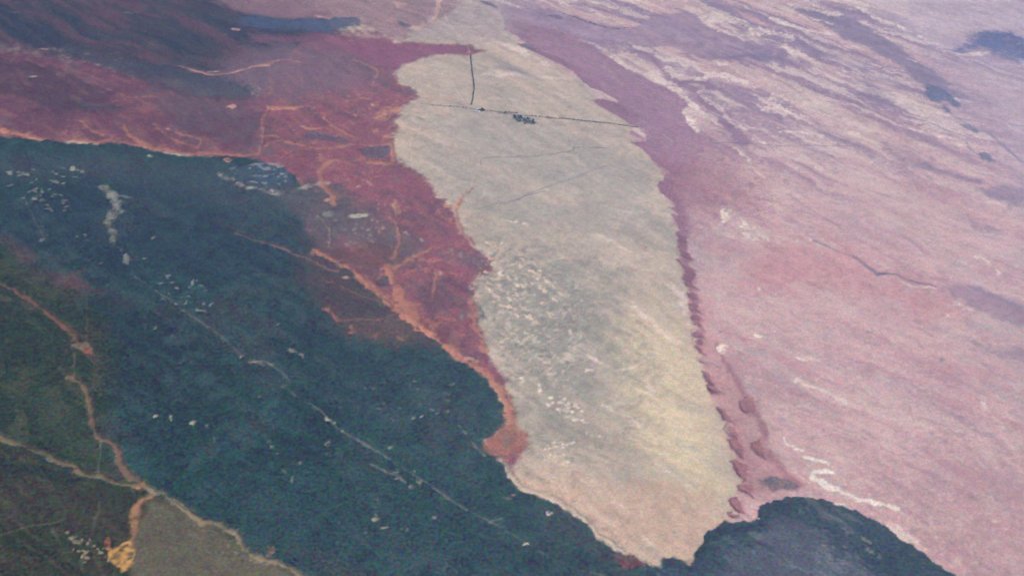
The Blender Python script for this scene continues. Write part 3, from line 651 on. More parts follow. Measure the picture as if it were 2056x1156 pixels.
# --- tracks and roads
TRACK = [
    (T('J', 200, 55, 300, 115, 390, 170, 450, 225, 530, 300, 640, 370, 760, 440, 880, 520, 960, 570, 1060, 630, 1160, 700, 1280, 770, 1400, 835, 1561, 925)
     + T('K', 60, 900, 170, 965, 290, 1040, 400, 1085, 480, 1115, 640, 1156, 760, 1200), (4, 2.8), 0.5, (0.21, 0.185, 0.135), 'long pale straight track through the dark scrub'),
    (T('F', -460, 60) if False else T('E', 780, 500, 1000, 650, 1130, 740, 1290, 850, 1400, 950, 1500, 1000, 1561, 1030) + T('F', 60, 990, 130, 1010, 240, 1110) + T('J', 200, 55), (2, 4), 0.38, (0.20, 0.18, 0.15),
     'faint upper stretch of the pale scrub track'),
    (T('E', 140, 40, 180, 125, 215, 200, 250, 265), 3, 0.4, (0.20, 0.18, 0.15), 'faint grey track in the upper left scrub'),
    (T('I', 582, 370, 585, 440, 575, 500, 572, 560), 2.4, 0.6, (0.22, 0.19, 0.12), 'thin straight track crossing the green plain'),
    (T('E', 500, 590, 505, 690, 505, 850), 2.6, 0.45, (0.17, 0.11, 0.07), 'thin brown track above the tan clearing'),
    (T('E', 432, 940, 430, 1080), 2.4, 0.5, (0.20, 0.16, 0.10), 'thin brown track below the tan clearing'),
    (T('I', -120, 940, 0, 912, 100, 890, 200, 862, 310, 850, 380, 825), (7, 3), 0.6, (0.16, 0.135, 0.08), 'khaki track entering the bottom left corner'),
    (T('I', 630, 645, 590, 690, 575, 780, 550, 850, 515, 960), 3, 0.5, (0.15, 0.085, 0.055), 'brown track across the bottom left plain'),
    (T('I', 310, 890, 350, 960, 400, 1010, 470, 1030, 475, 1110), (5, 4), 0.5, (0.17, 0.14, 0.09), 'khaki track looping round the white specks'),
    (T('J', 710, 505, 800, 550, 870, 585, 910, 612), (4, 4), 0.6, (0.28, 0.25, 0.19), 'short pale spur south of the scrub track'),
    (T('J', 970, 590, 990, 630, 1015, 660), 4, 0.55, (0.28, 0.25, 0.19), 'stubby pale spur beside the scrub track'),
    (T('J', 1220, 285, 1290, 370, 1370, 460), 4.5, 0.5, (0.26, 0.22, 0.18), 'pale track reaching the orange triangle from the scrub'),
    (T('J', 1400, 838, 1470, 818), 2.5, 0.5, (0.24, 0.21, 0.17), 'tiny branch of the pale scrub track'),
    (T('B', 1190, 480, 1230, 550, 1272, 606, 1310, 622), 3, 0.7, (0.55, 0.36, 0.28), 'pink track leading to the farmstead from the north west'),
    (T('B', 1110, 30, 1150, 110, 1180, 160, 1250, 230, 1280, 300), 3, 0.5, (0.55, 0.38, 0.30), 'thin pink track running down from the top edge'),
    (T('B', 1090, 130, 1170, 150, 1300, 150, 1430, 140), 3.5, 0.5, (0.52, 0.38, 0.31), 'pale cross track near the top'),
    (T('C', 0, 648, 60, 655, 170, 665, 290, 680, 430, 691, 560, 705, 680, 719, 810, 742), 3.2, 0.85, (0.12, 0.115, 0.105), 'dark straight farm road running east from the farmstead'),
    (T('C', 820, 745, 900, 770, 950, 780, 1015, 822), 3, 0.55, (0.42, 0.28, 0.27), 'pale continuation of the farm road over the mauve belt'),
    (T('C', 1240, 832, 1400, 840, 1561, 845) + T('D', 40, 846, 200, 848, 400, 851, 600, 852), 2.6, 0.6, (0.16, 0.12, 0.15), 'faint dark straight road across the right hand plain'),
    (T('B', 1000, 602, 1120, 610, 1240, 618, 1320, 628, 1440, 640, 1561, 650), 3.2, 0.7, (0.14, 0.13, 0.125), 'dark farm road running west from the farmstead'),
    (T('B', 1345, 955, 1350, 920, 1440, 912, 1540, 910) + T('C', 100, 908, 140, 900, 200, 906, 330, 890, 430, 872, 450, 852, 560, 856, 640, 862), 2.8, 0.6, (0.19, 0.165, 0.15),
     'dark zigzag track across the upper fan'),
    (T('B', 1345, 955, 1310, 1030, 1290, 1090, 1230, 1150), (3, 5), 0.55, (0.48, 0.27, 0.20), 'pinkish track descending towards the red triangle'),
    (T('C', 0, 1200, 150, 1140, 290, 1085, 430, 1035, 560, 985, 660, 960), (2, 3.2), 0.45, (0.19, 0.17, 0.155), 'dark curved track across the middle fan'),
    (T('F', 1300, 120, 1420, 90, 1561, 65) + T('G', 60, 75, 150, 45, 270, 15), 2.8, 0.5, (0.19, 0.17, 0.155), 'dark lower end of the curved fan track'),
    (T('C', 430, 95, 520, 126, 600, 148, 660, 160, 700, 163), (3.2, 5), 0.85, (0.09, 0.10, 0.115), 'dark tree lined road on the mauve belt near the top'),
    (T('D', 870, 722, 940, 737, 1020, 724, 1100, 760, 1170, 790, 1225, 798), 3.2, 0.75, (0.12, 0.12, 0.14), 'thin dark crooked watercourse on the right plain'),
    (T('D', 1225, 800, 1230, 850, 1300, 905, 1390, 942), (3.5, 7), 0.6, (0.14, 0.14, 0.165), 'dark watercourse leading to the grey thicket'),
    (T('D', 1130, 660, 1190, 702, 1290, 752, 1370, 790, 1440, 850, 1500, 900, 1600, 980), (5, 6), 0.65, (0.15, 0.14, 0.18), 'dark watercourse leaving at the right edge'),
    (T('D', 1320, 690, 1400, 712, 1500, 730, 1600, 735), 2.6, 0.5, (0.16, 0.14, 0.18), 'faint dark watercourse near the right edge'),
    (T('H', 200, 40, 300, 110, 400, 170, 520, 240), 3, 0.45, (0.20, 0.13, 0.15), 'thin dark furrow on the upper right plain'),
    (T('H', 340, 300, 470, 362, 580, 402, 650, 460, 710, 495), (5, 9), 0.6, (0.19, 0.125, 0.155), 'upper stretch of the long dark furrow on the right plain'),
    (T('H', 710, 495, 800, 497, 880, 530, 960, 556, 1045, 572), (4, 5), 0.8, (0.12, 0.10, 0.13), 'sharp dark furrow in the middle of the right plain'),
    (T('K', 1220, 25, 1260, 55, 1350, 78), 2.5, 0.5, (0.16, 0.14, 0.14), 'thin grey furrow beside the lower dune front'),
    (T('G', 1180, 990, 1230, 1010, 1290, 1040), 3, 0.45, (0.18, 0.15, 0.15), 'thin grey furrow above the lower dune front'),
]
for pts, w, k, col, lab in TRACK:
    nm = 'furrow' if 'furrow' in lab else 'watercourse' if 'watercourse' in lab else 'road' if 'road' in lab else 'track'
    fan_line = 'fan' in lab or 'farm road' in lab or nm == 'furrow'
    paint(line(pts, w, None, 4, 4, True, 0.5), col, min(1, k * (1.5 if fan_line else 1.0)), mod=None if fan_line else speckle, oid=reg(nm, 'sand', lab, None, 'structure'), thr=0.5, dz=-1.5)

paint(line(T('B', 1286, 315, 1296, 420, 1308, 500, 1300, 560, 1291, 602), 3.2, 10, 2, 2, True, 0.4), (0.13, 0.14, 0.125), 0.85)
paint(area(T('C', 86, 660, 130, 666, 190, 682, 238, 714, 190, 716, 110, 702), 22, 8, 0, 0, False, 6), (0.12, 0.135, 0.14), 0.75)

# --- red dunes standing along the ragged front of the fan
DUNE = [
    (T('G', 1036, 345, 1070, 350, 1112, 396, 1075, 394, 1040, 385), 'wedge shaped red dune at the top of the ragged dune front'),
    (T('G', 1038, 410, 1065, 415, 1110, 460, 1135, 500, 1125, 545, 1085, 530, 1075, 480), 'largest upper red dune below the wedge in the front'),
    (T('G', 1088, 548, 1125, 545, 1140, 572, 1090, 568), 'small flat red dune under the largest upper one'),
    (T('G', 1100, 590, 1130, 605, 1150, 645, 1108, 635), 'narrow red dune, fourth down the ragged front'),
    (T('G', 1110, 660, 1155, 665, 1165, 720, 1130, 720, 1112, 690), 'square red dune, fifth down the ragged front'),
    (T('G', 1118, 738, 1165, 745, 1170, 795, 1125, 785), 'red dune, sixth down the ragged front'),
    (T('G', 1120, 815, 1160, 825, 1175, 860, 1122, 850), 'red dune, seventh down the ragged front'),
    (T('G', 1126, 860, 1165, 865, 1170, 892, 1135, 888), 'thin red dune, eighth down the ragged front'),
    (T('G', 1130, 900, 1160, 912, 1175, 955, 1140, 938), 'red dune, ninth down the ragged front'),
    (T('G', 1152, 980, 1180, 985, 1205, 1004, 1165, 1000), 'tiny detached red dune in the gap of the front'),
    (T('G', 1186, 1058, 1215, 1065, 1245, 1110, 1240, 1132, 1205, 1110), 'pointed red dune below the gap in the front'),
    (T('G', 1210, 1134, 1250, 1130, 1295, 1165, 1240, 1185, 1222, 1160), 'paired red dune just under the pointed one'),
    (T('K', 1208, 48, 1250, 55, 1292, 72, 1262, 94, 1225, 75), 'low red dune level with the yellow grass'),
    (T('K', 1274, 175, 1320, 195, 1350, 225, 1352, 262, 1315, 245, 1295, 215), 'leaning red dune beside the yellow grass'),
    (T('K', 1304, 292, 1328, 268, 1370, 290, 1385, 320, 1375, 356, 1325, 322), 'hooked red dune beside the yellow grass'),
    (T('K', 1334, 362, 1385, 360, 1425, 425, 1435, 472, 1405, 460, 1365, 410), 'long slanting red dune in the lower front'),
    (T('K', 1353, 492, 1392, 478, 1450, 520, 1470, 570, 1440, 605, 1400, 572, 1385, 530), 'broad pinkish red dune in the lower front'),
    (T('K', 1388, 632, 1428, 604, 1475, 640, 1502, 695, 1480, 698, 1440, 664, 1400, 655), 'lobed red dune second from the foot of the fan'),
    (T('K', 1343, 716, 1390, 698, 1412, 720, 1420, 755, 1445, 795, 1400, 785, 1365, 755), 'crescent red dune nearest the dark scrub'),
    (T('K', 1328, 786, 1358, 780, 1388, 808, 1352, 814), 'tiny last red dune at the foot of the front'),
    (T('K', 1398, 142, 1440, 115, 1485, 102, 1495, 200, 1445, 205, 1415, 185), 'rounded red dune standing behind the front'),
    (T('K', 1470, 380, 1530, 370, 1575, 440, 1560, 480, 1500, 440), 'faint red dune behind the long slanting one'),
]
for i, (pts, lab) in enumerate(DUNE):
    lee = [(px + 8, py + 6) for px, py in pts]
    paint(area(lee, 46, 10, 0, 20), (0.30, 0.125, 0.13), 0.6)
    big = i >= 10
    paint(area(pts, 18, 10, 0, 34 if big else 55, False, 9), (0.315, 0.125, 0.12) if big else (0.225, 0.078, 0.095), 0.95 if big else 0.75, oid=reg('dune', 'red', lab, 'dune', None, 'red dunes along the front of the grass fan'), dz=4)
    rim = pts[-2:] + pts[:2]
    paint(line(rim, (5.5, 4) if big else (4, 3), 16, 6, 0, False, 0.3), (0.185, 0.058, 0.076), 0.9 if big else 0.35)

# --- bare sand patches
SAND = [
    (T('B', 733, 668, 775, 628, 870, 618, 892, 648, 835, 660, 800, 702, 745, 692), ORANGE_L, 'bright orange sand patch at the inner corner of the red plain'),
    (T('B', 300, 738, 330, 735, 370, 750, 425, 748, 420, 757, 340, 760), ORANGE_L, 'small bright orange sand patch in the upper red plain'),
    (T('B', 720, 752, 755, 748, 750, 776, 722, 772), (0.46, 0.19, 0.12), 'small orange sand patch south of the bright one'),
    (T('B', 785, 792, 830, 785, 832, 808, 795, 806), (0.46, 0.19, 0.12), 'small orange sand patch beside the hooked streambed'),
    (T('B', 830, 15, 880, 20, 925, 30, 860, 50, 850, 35), (0.56, 0.29, 0.22), 'salmon sand patch at the top edge'),
    (T('B', 370, 92, 420, 88, 472, 98, 440, 106, 390, 104), (0.50, 0.25, 0.18), 'salmon sand streak on the rim of the long dark blue patch'),
    (T('I', 615, 985, 640, 1000, 680, 985, 715, 968, 768, 950, 775, 1030, 755, 1090, 720, 1120, 700, 1095, 655, 1075, 625, 1040), (0.62, 0.31, 0.085), 'golden sand patch in the bottom left corner'),
    (T('I', 605, 940, 640, 935, 640, 990, 620, 1000), (0.42, 0.12, 0.06), 'red tongue of sand above the golden patch'),
    (T('I', 790, 625, 830, 610, 850, 635, 810, 658, 775, 650), (0.36, 0.16, 0.07), 'orange sand at the junction of the lower left streams'),
    (T('I', 1160, 830, 1200, 835, 1185, 900, 1165, 880), (0.25, 0.15, 0.07), 'ochre sand tongue under the tan streambed'),
    (T('E', 410, 890, 470, 870, 530, 895, 545, 945, 490, 930, 420, 905), (0.22, 0.15, 0.075), 'tan clearing on the green plain'),
    (T('E', 485, 915, 520, 915, 545, 945, 500, 942), (0.34, 0.07, 0.05), 'red corner of the tan clearing'),
    (T('K', 0, 370, -30, 372, -50, 385, 10, 392), (0.44, 0.12, 0.06), 'vivid red sand at the tip of the orange triangle'),
    (T('F', 1250, 985, 1290, 970, 1330, 992, 1310, 1008), (0.60, 0.34, 0.22), 'bright sand bar in the trunk streambed'),
    (T('F', 1130, 92, 1210, 80, 1222, 110, 1190, 125), ORANGE_L, 'orange sand fan where the pinkish streambed enters'),
    (T('F', 425, 695, 460, 678, 500, 720, 530, 755, 505, 752, 470, 712), (0.30, 0.11, 0.065), 'upper left orange tip of the brown streams in the scrub'),
    (T('F', 580, 830, 600, 785, 625, 815, 610, 838), (0.30, 0.12, 0.075), 'lowest orange tip of the brown streams in the scrub'),
    (T('F', 710, 865, 745, 838, 780, 850, 750, 868), (0.28, 0.11, 0.07), 'middle orange tip of the brown streams in the scrub'),
    (T('F', 855, 860, 880, 852, 915, 878, 880, 884), (0.28, 0.11, 0.07), 'right hand orange tip of the brown streams in the scrub'),
    (T('F', 835, 60, 860, 70, 885, 130, 860, 150, 840, 110), (0.48, 0.22, 0.14), 'salmon sand patch in the upper red triangle'),
    (T('J', 110, 985, 145, 985, 130, 1025, 112, 1015), (0.30, 0.15, 0.09), 'reddish sand spot at the bend of the tan streambed'),
]
for pts, col, lab in SAND:
    paint(area(pts, 22, 14, 6, 0, True, 12), col, 0.95, mod=speckle, oid=reg('sand_patch', 'sand', lab, 'sand patch'), dz=-1)

# --- white clay pans: (survey sheet, x, y, half length, half width in photograph pixels, tilt, label)
PAN = [
    ('A', 425, 985, 9, 5, 20, 'ragged whitish clay pan high in the left scrub'), ('A', 870, 906, 8, 3, 5, 'flat whitish clay pan just under the red plain'),
    ('A', 482, 1000, 4, 2, 0, 'small clay pan beside the ragged one high in the scrub'), ('A', 1320, 934, 11, 4, -8, 'dull clay pan at the scrub edge near the orange wash'),
    ('E', 735, 405, 8, 12, 12, 'glove shaped grey clay pan at the end of the pale strip'), ('E', 238, 288, 9, 6, -10, 'round whitish clay pan at the end of the faint grey track'),
    ('E', 494, 287, 3.5, 3, 0, 'bright dot of a clay pan right of the faint grey track'), ('E', 487, 258, 2.5, 2.5, 0, 'tiny clay pan above the bright dot'),
    ('E', 445, 267, 3, 2, 0, 'tiny clay pan left of the bright dot'), ('E', 1118, 540, 4, 8, 10, 'upright clay pan in the middle scrub'),
    ('E', 975, 505, 6, 3, 40, 'slanting clay pan in the middle scrub'), ('E', 945, 640, 7, 3, 0, 'flat clay pan above the faint track'),
    ('E', 842, 398, 4, 3, 0, 'small clay pan right of the glove shaped one'), ('E', 585, 418, 6, 3, -10, 'small dull clay pan left of the glove shaped one'),
    ('E', 900, 788, 4, 4, 30, 'small pale clay pan in the central scrub'), ('E', 1008, 845, 4, 3, 30, 'small clay pan near the bend of the faint track'),
    ('E', 1040, 1000, 3, 3, 0, 'tiny clay pan left of the scrub track bend'), ('E', 1060, 980, 4, 3, 0, 'tiny clay pan beside the scrub track bend'),
    ('E', 1100, 600, 5, 3, -15, 'clay pan under the upright one'), ('E', 1085, 655, 6, 3, -35, 'slanting clay pan under the pair in the middle scrub'),
    ('E', 1155, 692, 6, 2.5, 5, 'flat small clay pan right of the slanting one'), ('E', 890, 280, 4, 3, 0, 'dull clay pan in the upper middle scrub'),
    ('E', 1490, 992, 14, 4, 5, 'long clay pan on the scrub track'), ('F', 130, 1008, 6, 2.5, 10, 'short clay pan right of the long one on the track'),
    ('E', 1400, 965, 3.5, 3, 0, 'small bright clay pan above the scrub track'),
    ('I', 1117, 258, 5, 8, 5, 'brightest round clay pan in the lower scrub'), ('I', 988, 242, 3, 7, 0, 'thin upright clay pan left of the brightest one'),
    ('I', 908, 228, 4, 3, 0, 'small clay pan far left of the brightest one'), ('I', 868, 214, 4, 2.5, 20, 'faint clay pan at the left end of the row'),
    ('I', 1197, 282, 3, 4, 0, 'small clay pan right of the brightest one'), ('I', 1242, 366, 2.5, 7, 10, 'thin slanting clay pan below the row'),
    ('J', 462, 235, 8, 5, 5, 'bright clay pan on the middle of the scrub track'), ('J', 500, 260, 4, 3, 0, 'small clay pan under the bright one on the track'),
    ('J', 540, 312, 4, 2.5, 30, 'tiny clay pan on the track below the bright one'), ('J', 452, 394, 7, 4, -10, 'whitish clay pan south of the scrub track'),
    ('J', 446, 438, 3, 2.5, 0, 'tiny clay pan under the whitish one south of the track'), ('J', 952, 234, 4, 4, 0, 'bright clay pan north of the scrub track'),
    ('J', 1008, 226, 4, 2.5, 0, 'small clay pan right of the bright one north of the track'), ('J', 295, 497, 5, 4, 0, 'clay pan at the top of the lower string'),
    ('J', 250, 510, 3, 2, 0, 'tiny clay pan beside the top of the lower string'), ('J', 214, 550, 5, 3, 50, 'slanting clay pan in the lower string'),
    ('J', 268, 595, 6, 3, 60, 'lowest clay pan of the lower string'), ('J', 140, 408, 5, 4, 0, 'grey clay pan in the left cluster'),
    ('J', 118, 385, 6, 2.5, -25, 'slanting clay pan in the left cluster'), ('J', 92, 345, 5, 2, 0, 'faint clay pan topping the left cluster'),
    ('J', 160, 445, 3, 2, 0, 'tiny clay pan closing the left cluster'), ('J', 55, 112, 7, 3, 0, 'flat clay pan near the faint stretch of track'),
    ('J', 528, 162, 5, 4, 0, 'dull clay pan above the bright one on the track'), ('J', 1155, 200, 4, 3, 0, 'dull clay pan near the trunk streambed'),
    ('J', 1150, 88, 7, 3, 0, 'faint clay pan close under the trunk streambed'), ('J', 985, 70, 6, 3, 0, 'faint clay pan in the right scrub'),
    ('J', 850, 550, 10, 3, -10, 'long clay pan where the pale spur begins'), ('J', 865, 580, 5, 4, 30, 'clay pan in the middle of the pale spur'),
    ('J', 940, 640, 6, 4, -10, 'clay pan at the end of the pale spur'), ('J', 960, 553, 4, 3, 0, 'small clay pan between the track and its spurs'),
    ('J', 990, 615, 4, 6, 20, 'upright clay pan beside the stubby spur'), ('J', 1157, 705, 4, 3, 0, 'small clay pan on the lower scrub track'),
    ('J', 832, 402, 4, 3, 0, 'small clay pan above the pale spur'), ('J', 740, 715, 4, 3, 0, 'dull clay pan below the spurs'),
    ('J', 785, 868, 6, 3, -10, 'bright clay pan in the bottom scrub'), ('J', 920, 885, 4, 3, 0, 'small bright clay pan right in the bottom scrub'),
    ('J', 880, 880, 3, 2, 0, 'tiny clay pan between the two bright bottom ones'), ('J', 675, 900, 5, 3, 0, 'dull clay pan left in the bottom scrub'),
    ('J', 740, 825, 6, 3, -20, 'pale clay pan above the bright bottom one'), ('J', 738, 798, 4, 3, 0, 'tiny pale clay pan in the bottom scrub'),
    ('J', 1080, 810, 6, 3, 10, 'dull clay pan under the lower track'), ('J', 1480, 700, 5, 3, 0, 'dull clay pan in the right bottom scrub'),
    ('J', 1540, 685, 6, 2.5, 5, 'flat clay pan near the sandy rim'), ('K', 60, 705, 4, 4, 0, 'dull clay pan under the sandy rim'),
    ('K', 293, 798, 5, 2.5, 10, 'single bright clay pan below the sandy rim'), ('K', 165, 968, 6, 3, 0, 'whitish clay pan where the track bends near the bottom'),
    ('L', 537, 903, 5, 2.5, 40, 'small clay pan in the lower right scrub'), ('L', 650, 943, 12, 4, 35, 'long slanting clay pan in the lower right scrub'),
    ('L', 677, 1008, 10, 4, 40, 'second slanting clay pan in the lower right scrub'), ('L', 736, 1035, 5, 3, 40, 'faint last clay pan in the lower right scrub'),
    ('G', 1308, 925, 11, 13, 20, 'big whitish clay pan by the second red line'), ('G', 1440, 200, 12, 6, 40, 'whitish clay pan above the large one on the right plain'),
    ('G', 1475, 265, 30, 10, 22, 'large whitish clay pan on the right plain'), ('G', 1325, 150, 10, 17, 10, 'pale upright clay pan beside the mauve belt'),
    ('C', 1120, 710, 26, 9, 52, 'cream slanting clay pan inside the mauve belt'), ('C', 648, 326, 5, 3, 10, 'small bright clay pan on the cream tongue near the top'),
    ('F', 650, 152, 20, 5, -6, 'whitish clay pan on the scrub and red soil border'), ('F', 465, 147, 12, 5, 0, 'dull clay pan left of the bright one on the border'),
    ('F', 455, 70, 7, 2.5, 0, 'thin salmon clay pan above the border pair'), ('F', 1000, 295, 4, 3, 0, 'bright clay pan in the red triangle'),
    ('F', 775, 230, 4, 4, 0, 'small pinkish clay pan in the red triangle'), ('F', 575, 322, 5, 4, 0, 'grey clay pan left in the red triangle'),
    ('F', 620, 260, 4, 2.5, 0, 'tiny grey clay pan on the border'), ('F', 698, 238, 4, 2.5, 0, 'tiny clay pan under the whitish one on the border'),
    ('F', 915, 255, 3, 4, 0, 'tiny pink clay pan in the middle of the red triangle'), ('F', 1232, 370, 3, 7, 0, 'thin upright clay pan near the fan'),
    ('F', 1190, 350, 2.5, 6, 0, 'thinner upright clay pan near the fan'), ('F', 1110, 480, 7, 3, 50, 'slanting pink clay pan low in the red triangle'),
    ('F', 1235, 740, 6, 5, 0, 'speckled grey clay pan in the lower red triangle'), ('F', 250, 928, 9, 2.5, 5, 'thin clay pan in the scrub under the brown streams'),
    ('F', 310, 950, 8, 3, 40, 'slanting clay pan in the scrub under the brown streams'), ('F', 180, 775, 4, 2.5, -30, 'faint clay pan in the scrub below the red fringe'),
    ('F', 560, 510, 7, 2.5, 0, 'thin pale clay pan beside the long orange streambed'),
    ('B', 1010, 895, 1, 1, 0, None),
    ('G', 345, 78, 6, 4, 0, 'pink clay pan in the upper fan'), ('G', 95, 190, 12, 3, 10, 'pale clay pan streak on the upper fan'), ('G', 165, 207, 7, 3, 10, 'small clay pan right of the pale streak'),
    ('F', 1405, 388, 13, 4, 15, 'salmon clay pan on the west edge of the fan'), ('F', 1530, 405, 11, 7, 10, 'cream clay pan topping the speckled part of the fan'),
    ('G', 435, 393, 10, 3, 5, 'pale pink clay pan alone in the middle fan'), ('G', 285, 530, 9, 2.5, 42, 'slanting pale clay pan in the speckled fan'),
    ('G', 240, 560, 6, 2.5, 40, 'second slanting clay pan in the speckled fan'), ('G', 100, 603, 9, 3, 5, 'pale clay pan in the middle of the speckled fan'),
    ('F', 1405, 635, 3, 11, -25, 'thin slanting clay pan in the west of the speckled fan'), ('G', 530, 1052, 9, 4, -22, 'pale slanting clay pan in the lower fan'),
    ('K', 145, 18, 6, 6, 40, 'bright clay pan at the left of the lower fan'), ('K', 100, 15, 7, 3, 10, 'long clay pan at the left of the lower fan'),
    ('K', 240, 70, 5, 9, -20, 'upright cream clay pan in the lower fan'), ('K', 300, 165, 6, 4, 0, 'clay pan left of the lower fan cluster'),
    ('K', 350, 130, 4, 7, -30, 'slanting clay pan topping the lower fan cluster'), ('K', 378, 128, 4, 4, 0, 'small clay pan at the top of the lower fan cluster'),
    ('K', 352, 200, 4, 4, 0, 'small clay pan in the lower fan cluster'), ('K', 410, 232, 6, 4, 0, 'bright clay pan low in the lower fan cluster'),
    ('K', 440, 252, 5, 5, 0, 'bright clay pan at the foot of the lower fan cluster'), ('K', 400, 165, 5, 4, -20, 'clay pan in the heart of the lower fan cluster'),
    ('K', 460, 250, 3, 2.5, 0, 'tiny clay pan right of the lower fan cluster'), ('K', 495, 267, 6, 2, 5, 'thin clay pan right of the lower fan cluster'),
    ('K', 512, 328, 2.5, 3, 0, 'tiny clay pan below the lower fan cluster'), ('K', 578, 347, 5, 2, 10, 'thin lone clay pan in the lower fan'),
    ('K', 325, 378, 4, 2.5, 0, 'small clay pan topping the last fan cluster'), ('K', 292, 465, 4, 5, 0, 'bright clay pan low in the last fan cluster'),
    ('K', 330, 465, 6, 3, 0, 'flat bright clay pan low in the last fan cluster'), ('K', 430, 485, 4, 4, 0, 'dull clay pan right in the last fan cluster'),
    ('K', 380, 495, 3, 2.5, 0, 'tiny clay pan at the foot of the last fan cluster'), ('K', 275, 425, 3, 2.5, 0, 'tiny clay pan left in the last fan cluster'),
    ('K', 375, 405, 4, 2.5, 0, 'small clay pan right in the last fan cluster'),
    ('L', 210, 265, 3.5, 4, 0, 'tiny white clay pan above the winding white one'), ('L', 242, 312, 4, 2.5, 0, 'tiny white clay pan beside the winding white one'),
    ('H', 25, 575, 5, 2.5, 10, 'tiny white clay pan on the left of the right plain'), ('H', 245, 305, 2.5, 3.5, -20, 'tiny white dot pan near the dark furrow'),
    ('H', 318, 295, 3, 2, 0, 'tiny white dot pan beside the dark furrow'), ('H', 1122, 738, 4, 2.5, 10, 'white dot pan under the dark area'),
    ('H', 657, 832, 5, 3, 20, 'dull white clay pan low on the right plain'), ('H', 1080, 990, 9, 4, 30, 'grey white clay pan low on the right plain'),
    ('H', 20, 855, 9, 4, 10, 'cream clay pan at the left of the right plain'), ('H', 130, 825, 8, 3, 5, 'cream clay pan right of the one at the left'),
    ('G', 1520, 575, 4, 2.5, 0, 'small white clay pan on the right plain near the belt'), ('G', 1500, 850, 8, 4, 5, 'cream clay pan on the right plain level with the dunes'),
    ('B', 1120, 775, 3.5, 3, 0, 'small white clay pan on the upper fan'), ('B', 1155, 775, 3, 3, 0, 'small white clay pan next to it on the upper fan'),
    ('B', 1165, 858, 5, 3, 0, 'orange tinted clay pan on the upper fan'), ('B', 1170, 572, 5, 3, 30, 'orange tinted clay pan north of the farm road'),
    ('B', 1030, 550, 6, 2.5, 10, 'thin orange clay pan by the red corner'), ('B', 1045, 582, 4, 3, 30, 'small orange clay pan by the red corner'),
    ('B', 1095, 503, 6, 2, 20, 'thin pale clay pan on the tip of the fan'), ('B', 1085, 648, 6, 2.5, 0, 'orange clay pan south of the farm road'),
    ('B', 1130, 655, 8, 3, 10, 'orange tinted clay pan just south of the farm road'), ('B', 1000, 690, 8, 2.5, 30, 'thin slanting clay pan by the red plain'),
    ('B', 1440, 490, 4, 2, 0, 'tiny clay pan north of the farmstead'), ('B', 1330, 278, 10, 2.5, 12, 'white streak pan at the end of the red arc'),
    ('B', 700, 1062, 7, 3, 30, 'pink clay pan on the upper red triangle'), ('B', 640, 1085, 4, 2, 0, 'tiny pink clay pan on the upper red triangle'),
    ('B', 400, 905, 5, 2.5, 10, 'small pink clay pan between the orange streambeds'), ('B', 720, 612, 4, 3, 20, 'small orange clay pan beside the bright patch'),
    ('A', 975, 750, 6, 3, 0, 'bright pink clay pan in the left red plain'), ('A', 900, 716, 5, 3, 0, 'pink clay pan left in the red plain'),
    ('A', 1350, 620, 11, 5, 5, 'salmon clay pan on the right of the left red plain'), ('A', 190, 446, 12, 1.8, -4, 'thin white pan streak high on the left'),
    ('A', 1375, 172, 12, 2.5, 5, 'pink white pan streak below the long dark blue patch'), ('A', 1308, 200, 3, 2, 0, 'tiny white pan left of the long dark blue patch'),
    ('A', 90, 73, 12, 2, 3, 'faint pan streak in the top left corner'), ('A', 880, 255, 8, 1.8, 8, 'faint pan streak on the dusky plain'),
    ('A', 250, 286, 10, 2.2, 3, 'reddish pan streak on the dusky plain'), ('A', 370, 348, 9, 2, 10, 'reddish white pan streak under the dusky plain'),
    ('A', 760, 80, 18, 2, 0, 'faint long pan streak at the top left'), ('A', 1240, 405, 16, 2.2, 3, 'pale pan streak above the winding pink streambed'),
]
SPECK = (0.50, 0.43, 0.34)
for tl, x, y0, a, b, ang, lab in PAN:
    if lab is None:
        continue
    (cx, cy), = T(tl, x, y0)
    ca, sa = math.cos(math.radians(ang)), math.sin(math.radians(ang))
    shr = 0.85 if tl in 'AEIJ' else 1.0
    a, b = a * shr, b * shr
    pts = []
    for k in range(10):
        t = k * math.tau / 10
        rr_ = R.uniform(0.75, 1.2)
        ex, ey = a * rr_ * math.cos(t), b * rr_ * math.sin(t)
        pts.append((cx + ex * ca - ey * sa, cy + ex * sa + ey * ca))
    l = lab
    col = (0.55, 0.27, 0.18) if ('orange' in l or 'salmon' in l) else (0.50, 0.27, 0.22) if ('pink' in l or 'reddish' in l) else \
        (0.13, 0.13, 0.11) if 'faint' in l else (0.20, 0.19, 0.15) if ('dull' in l or 'grey' in l) else (0.40, 0.35, 0.235) if ('bright' in l or 'whit' in l) else (0.23, 0.205, 0.145)
    k = 0.9
    if tl in 'GHKLC' and tl != 'L' and 'faint' not in l and col[0] in (0.40, 0.23):
        col = (0.72, 0.54, 0.40)
    paint(area(pts, 16, 12, 0, 0, True, 11), [c * 1.1 for c in col], k, mod=speckle, oid=reg('clay_pan', 'sand', lab, 'clay pan', None, 'pale clay pans scattered over the plains'), thr=0.42, dz=-1.2)

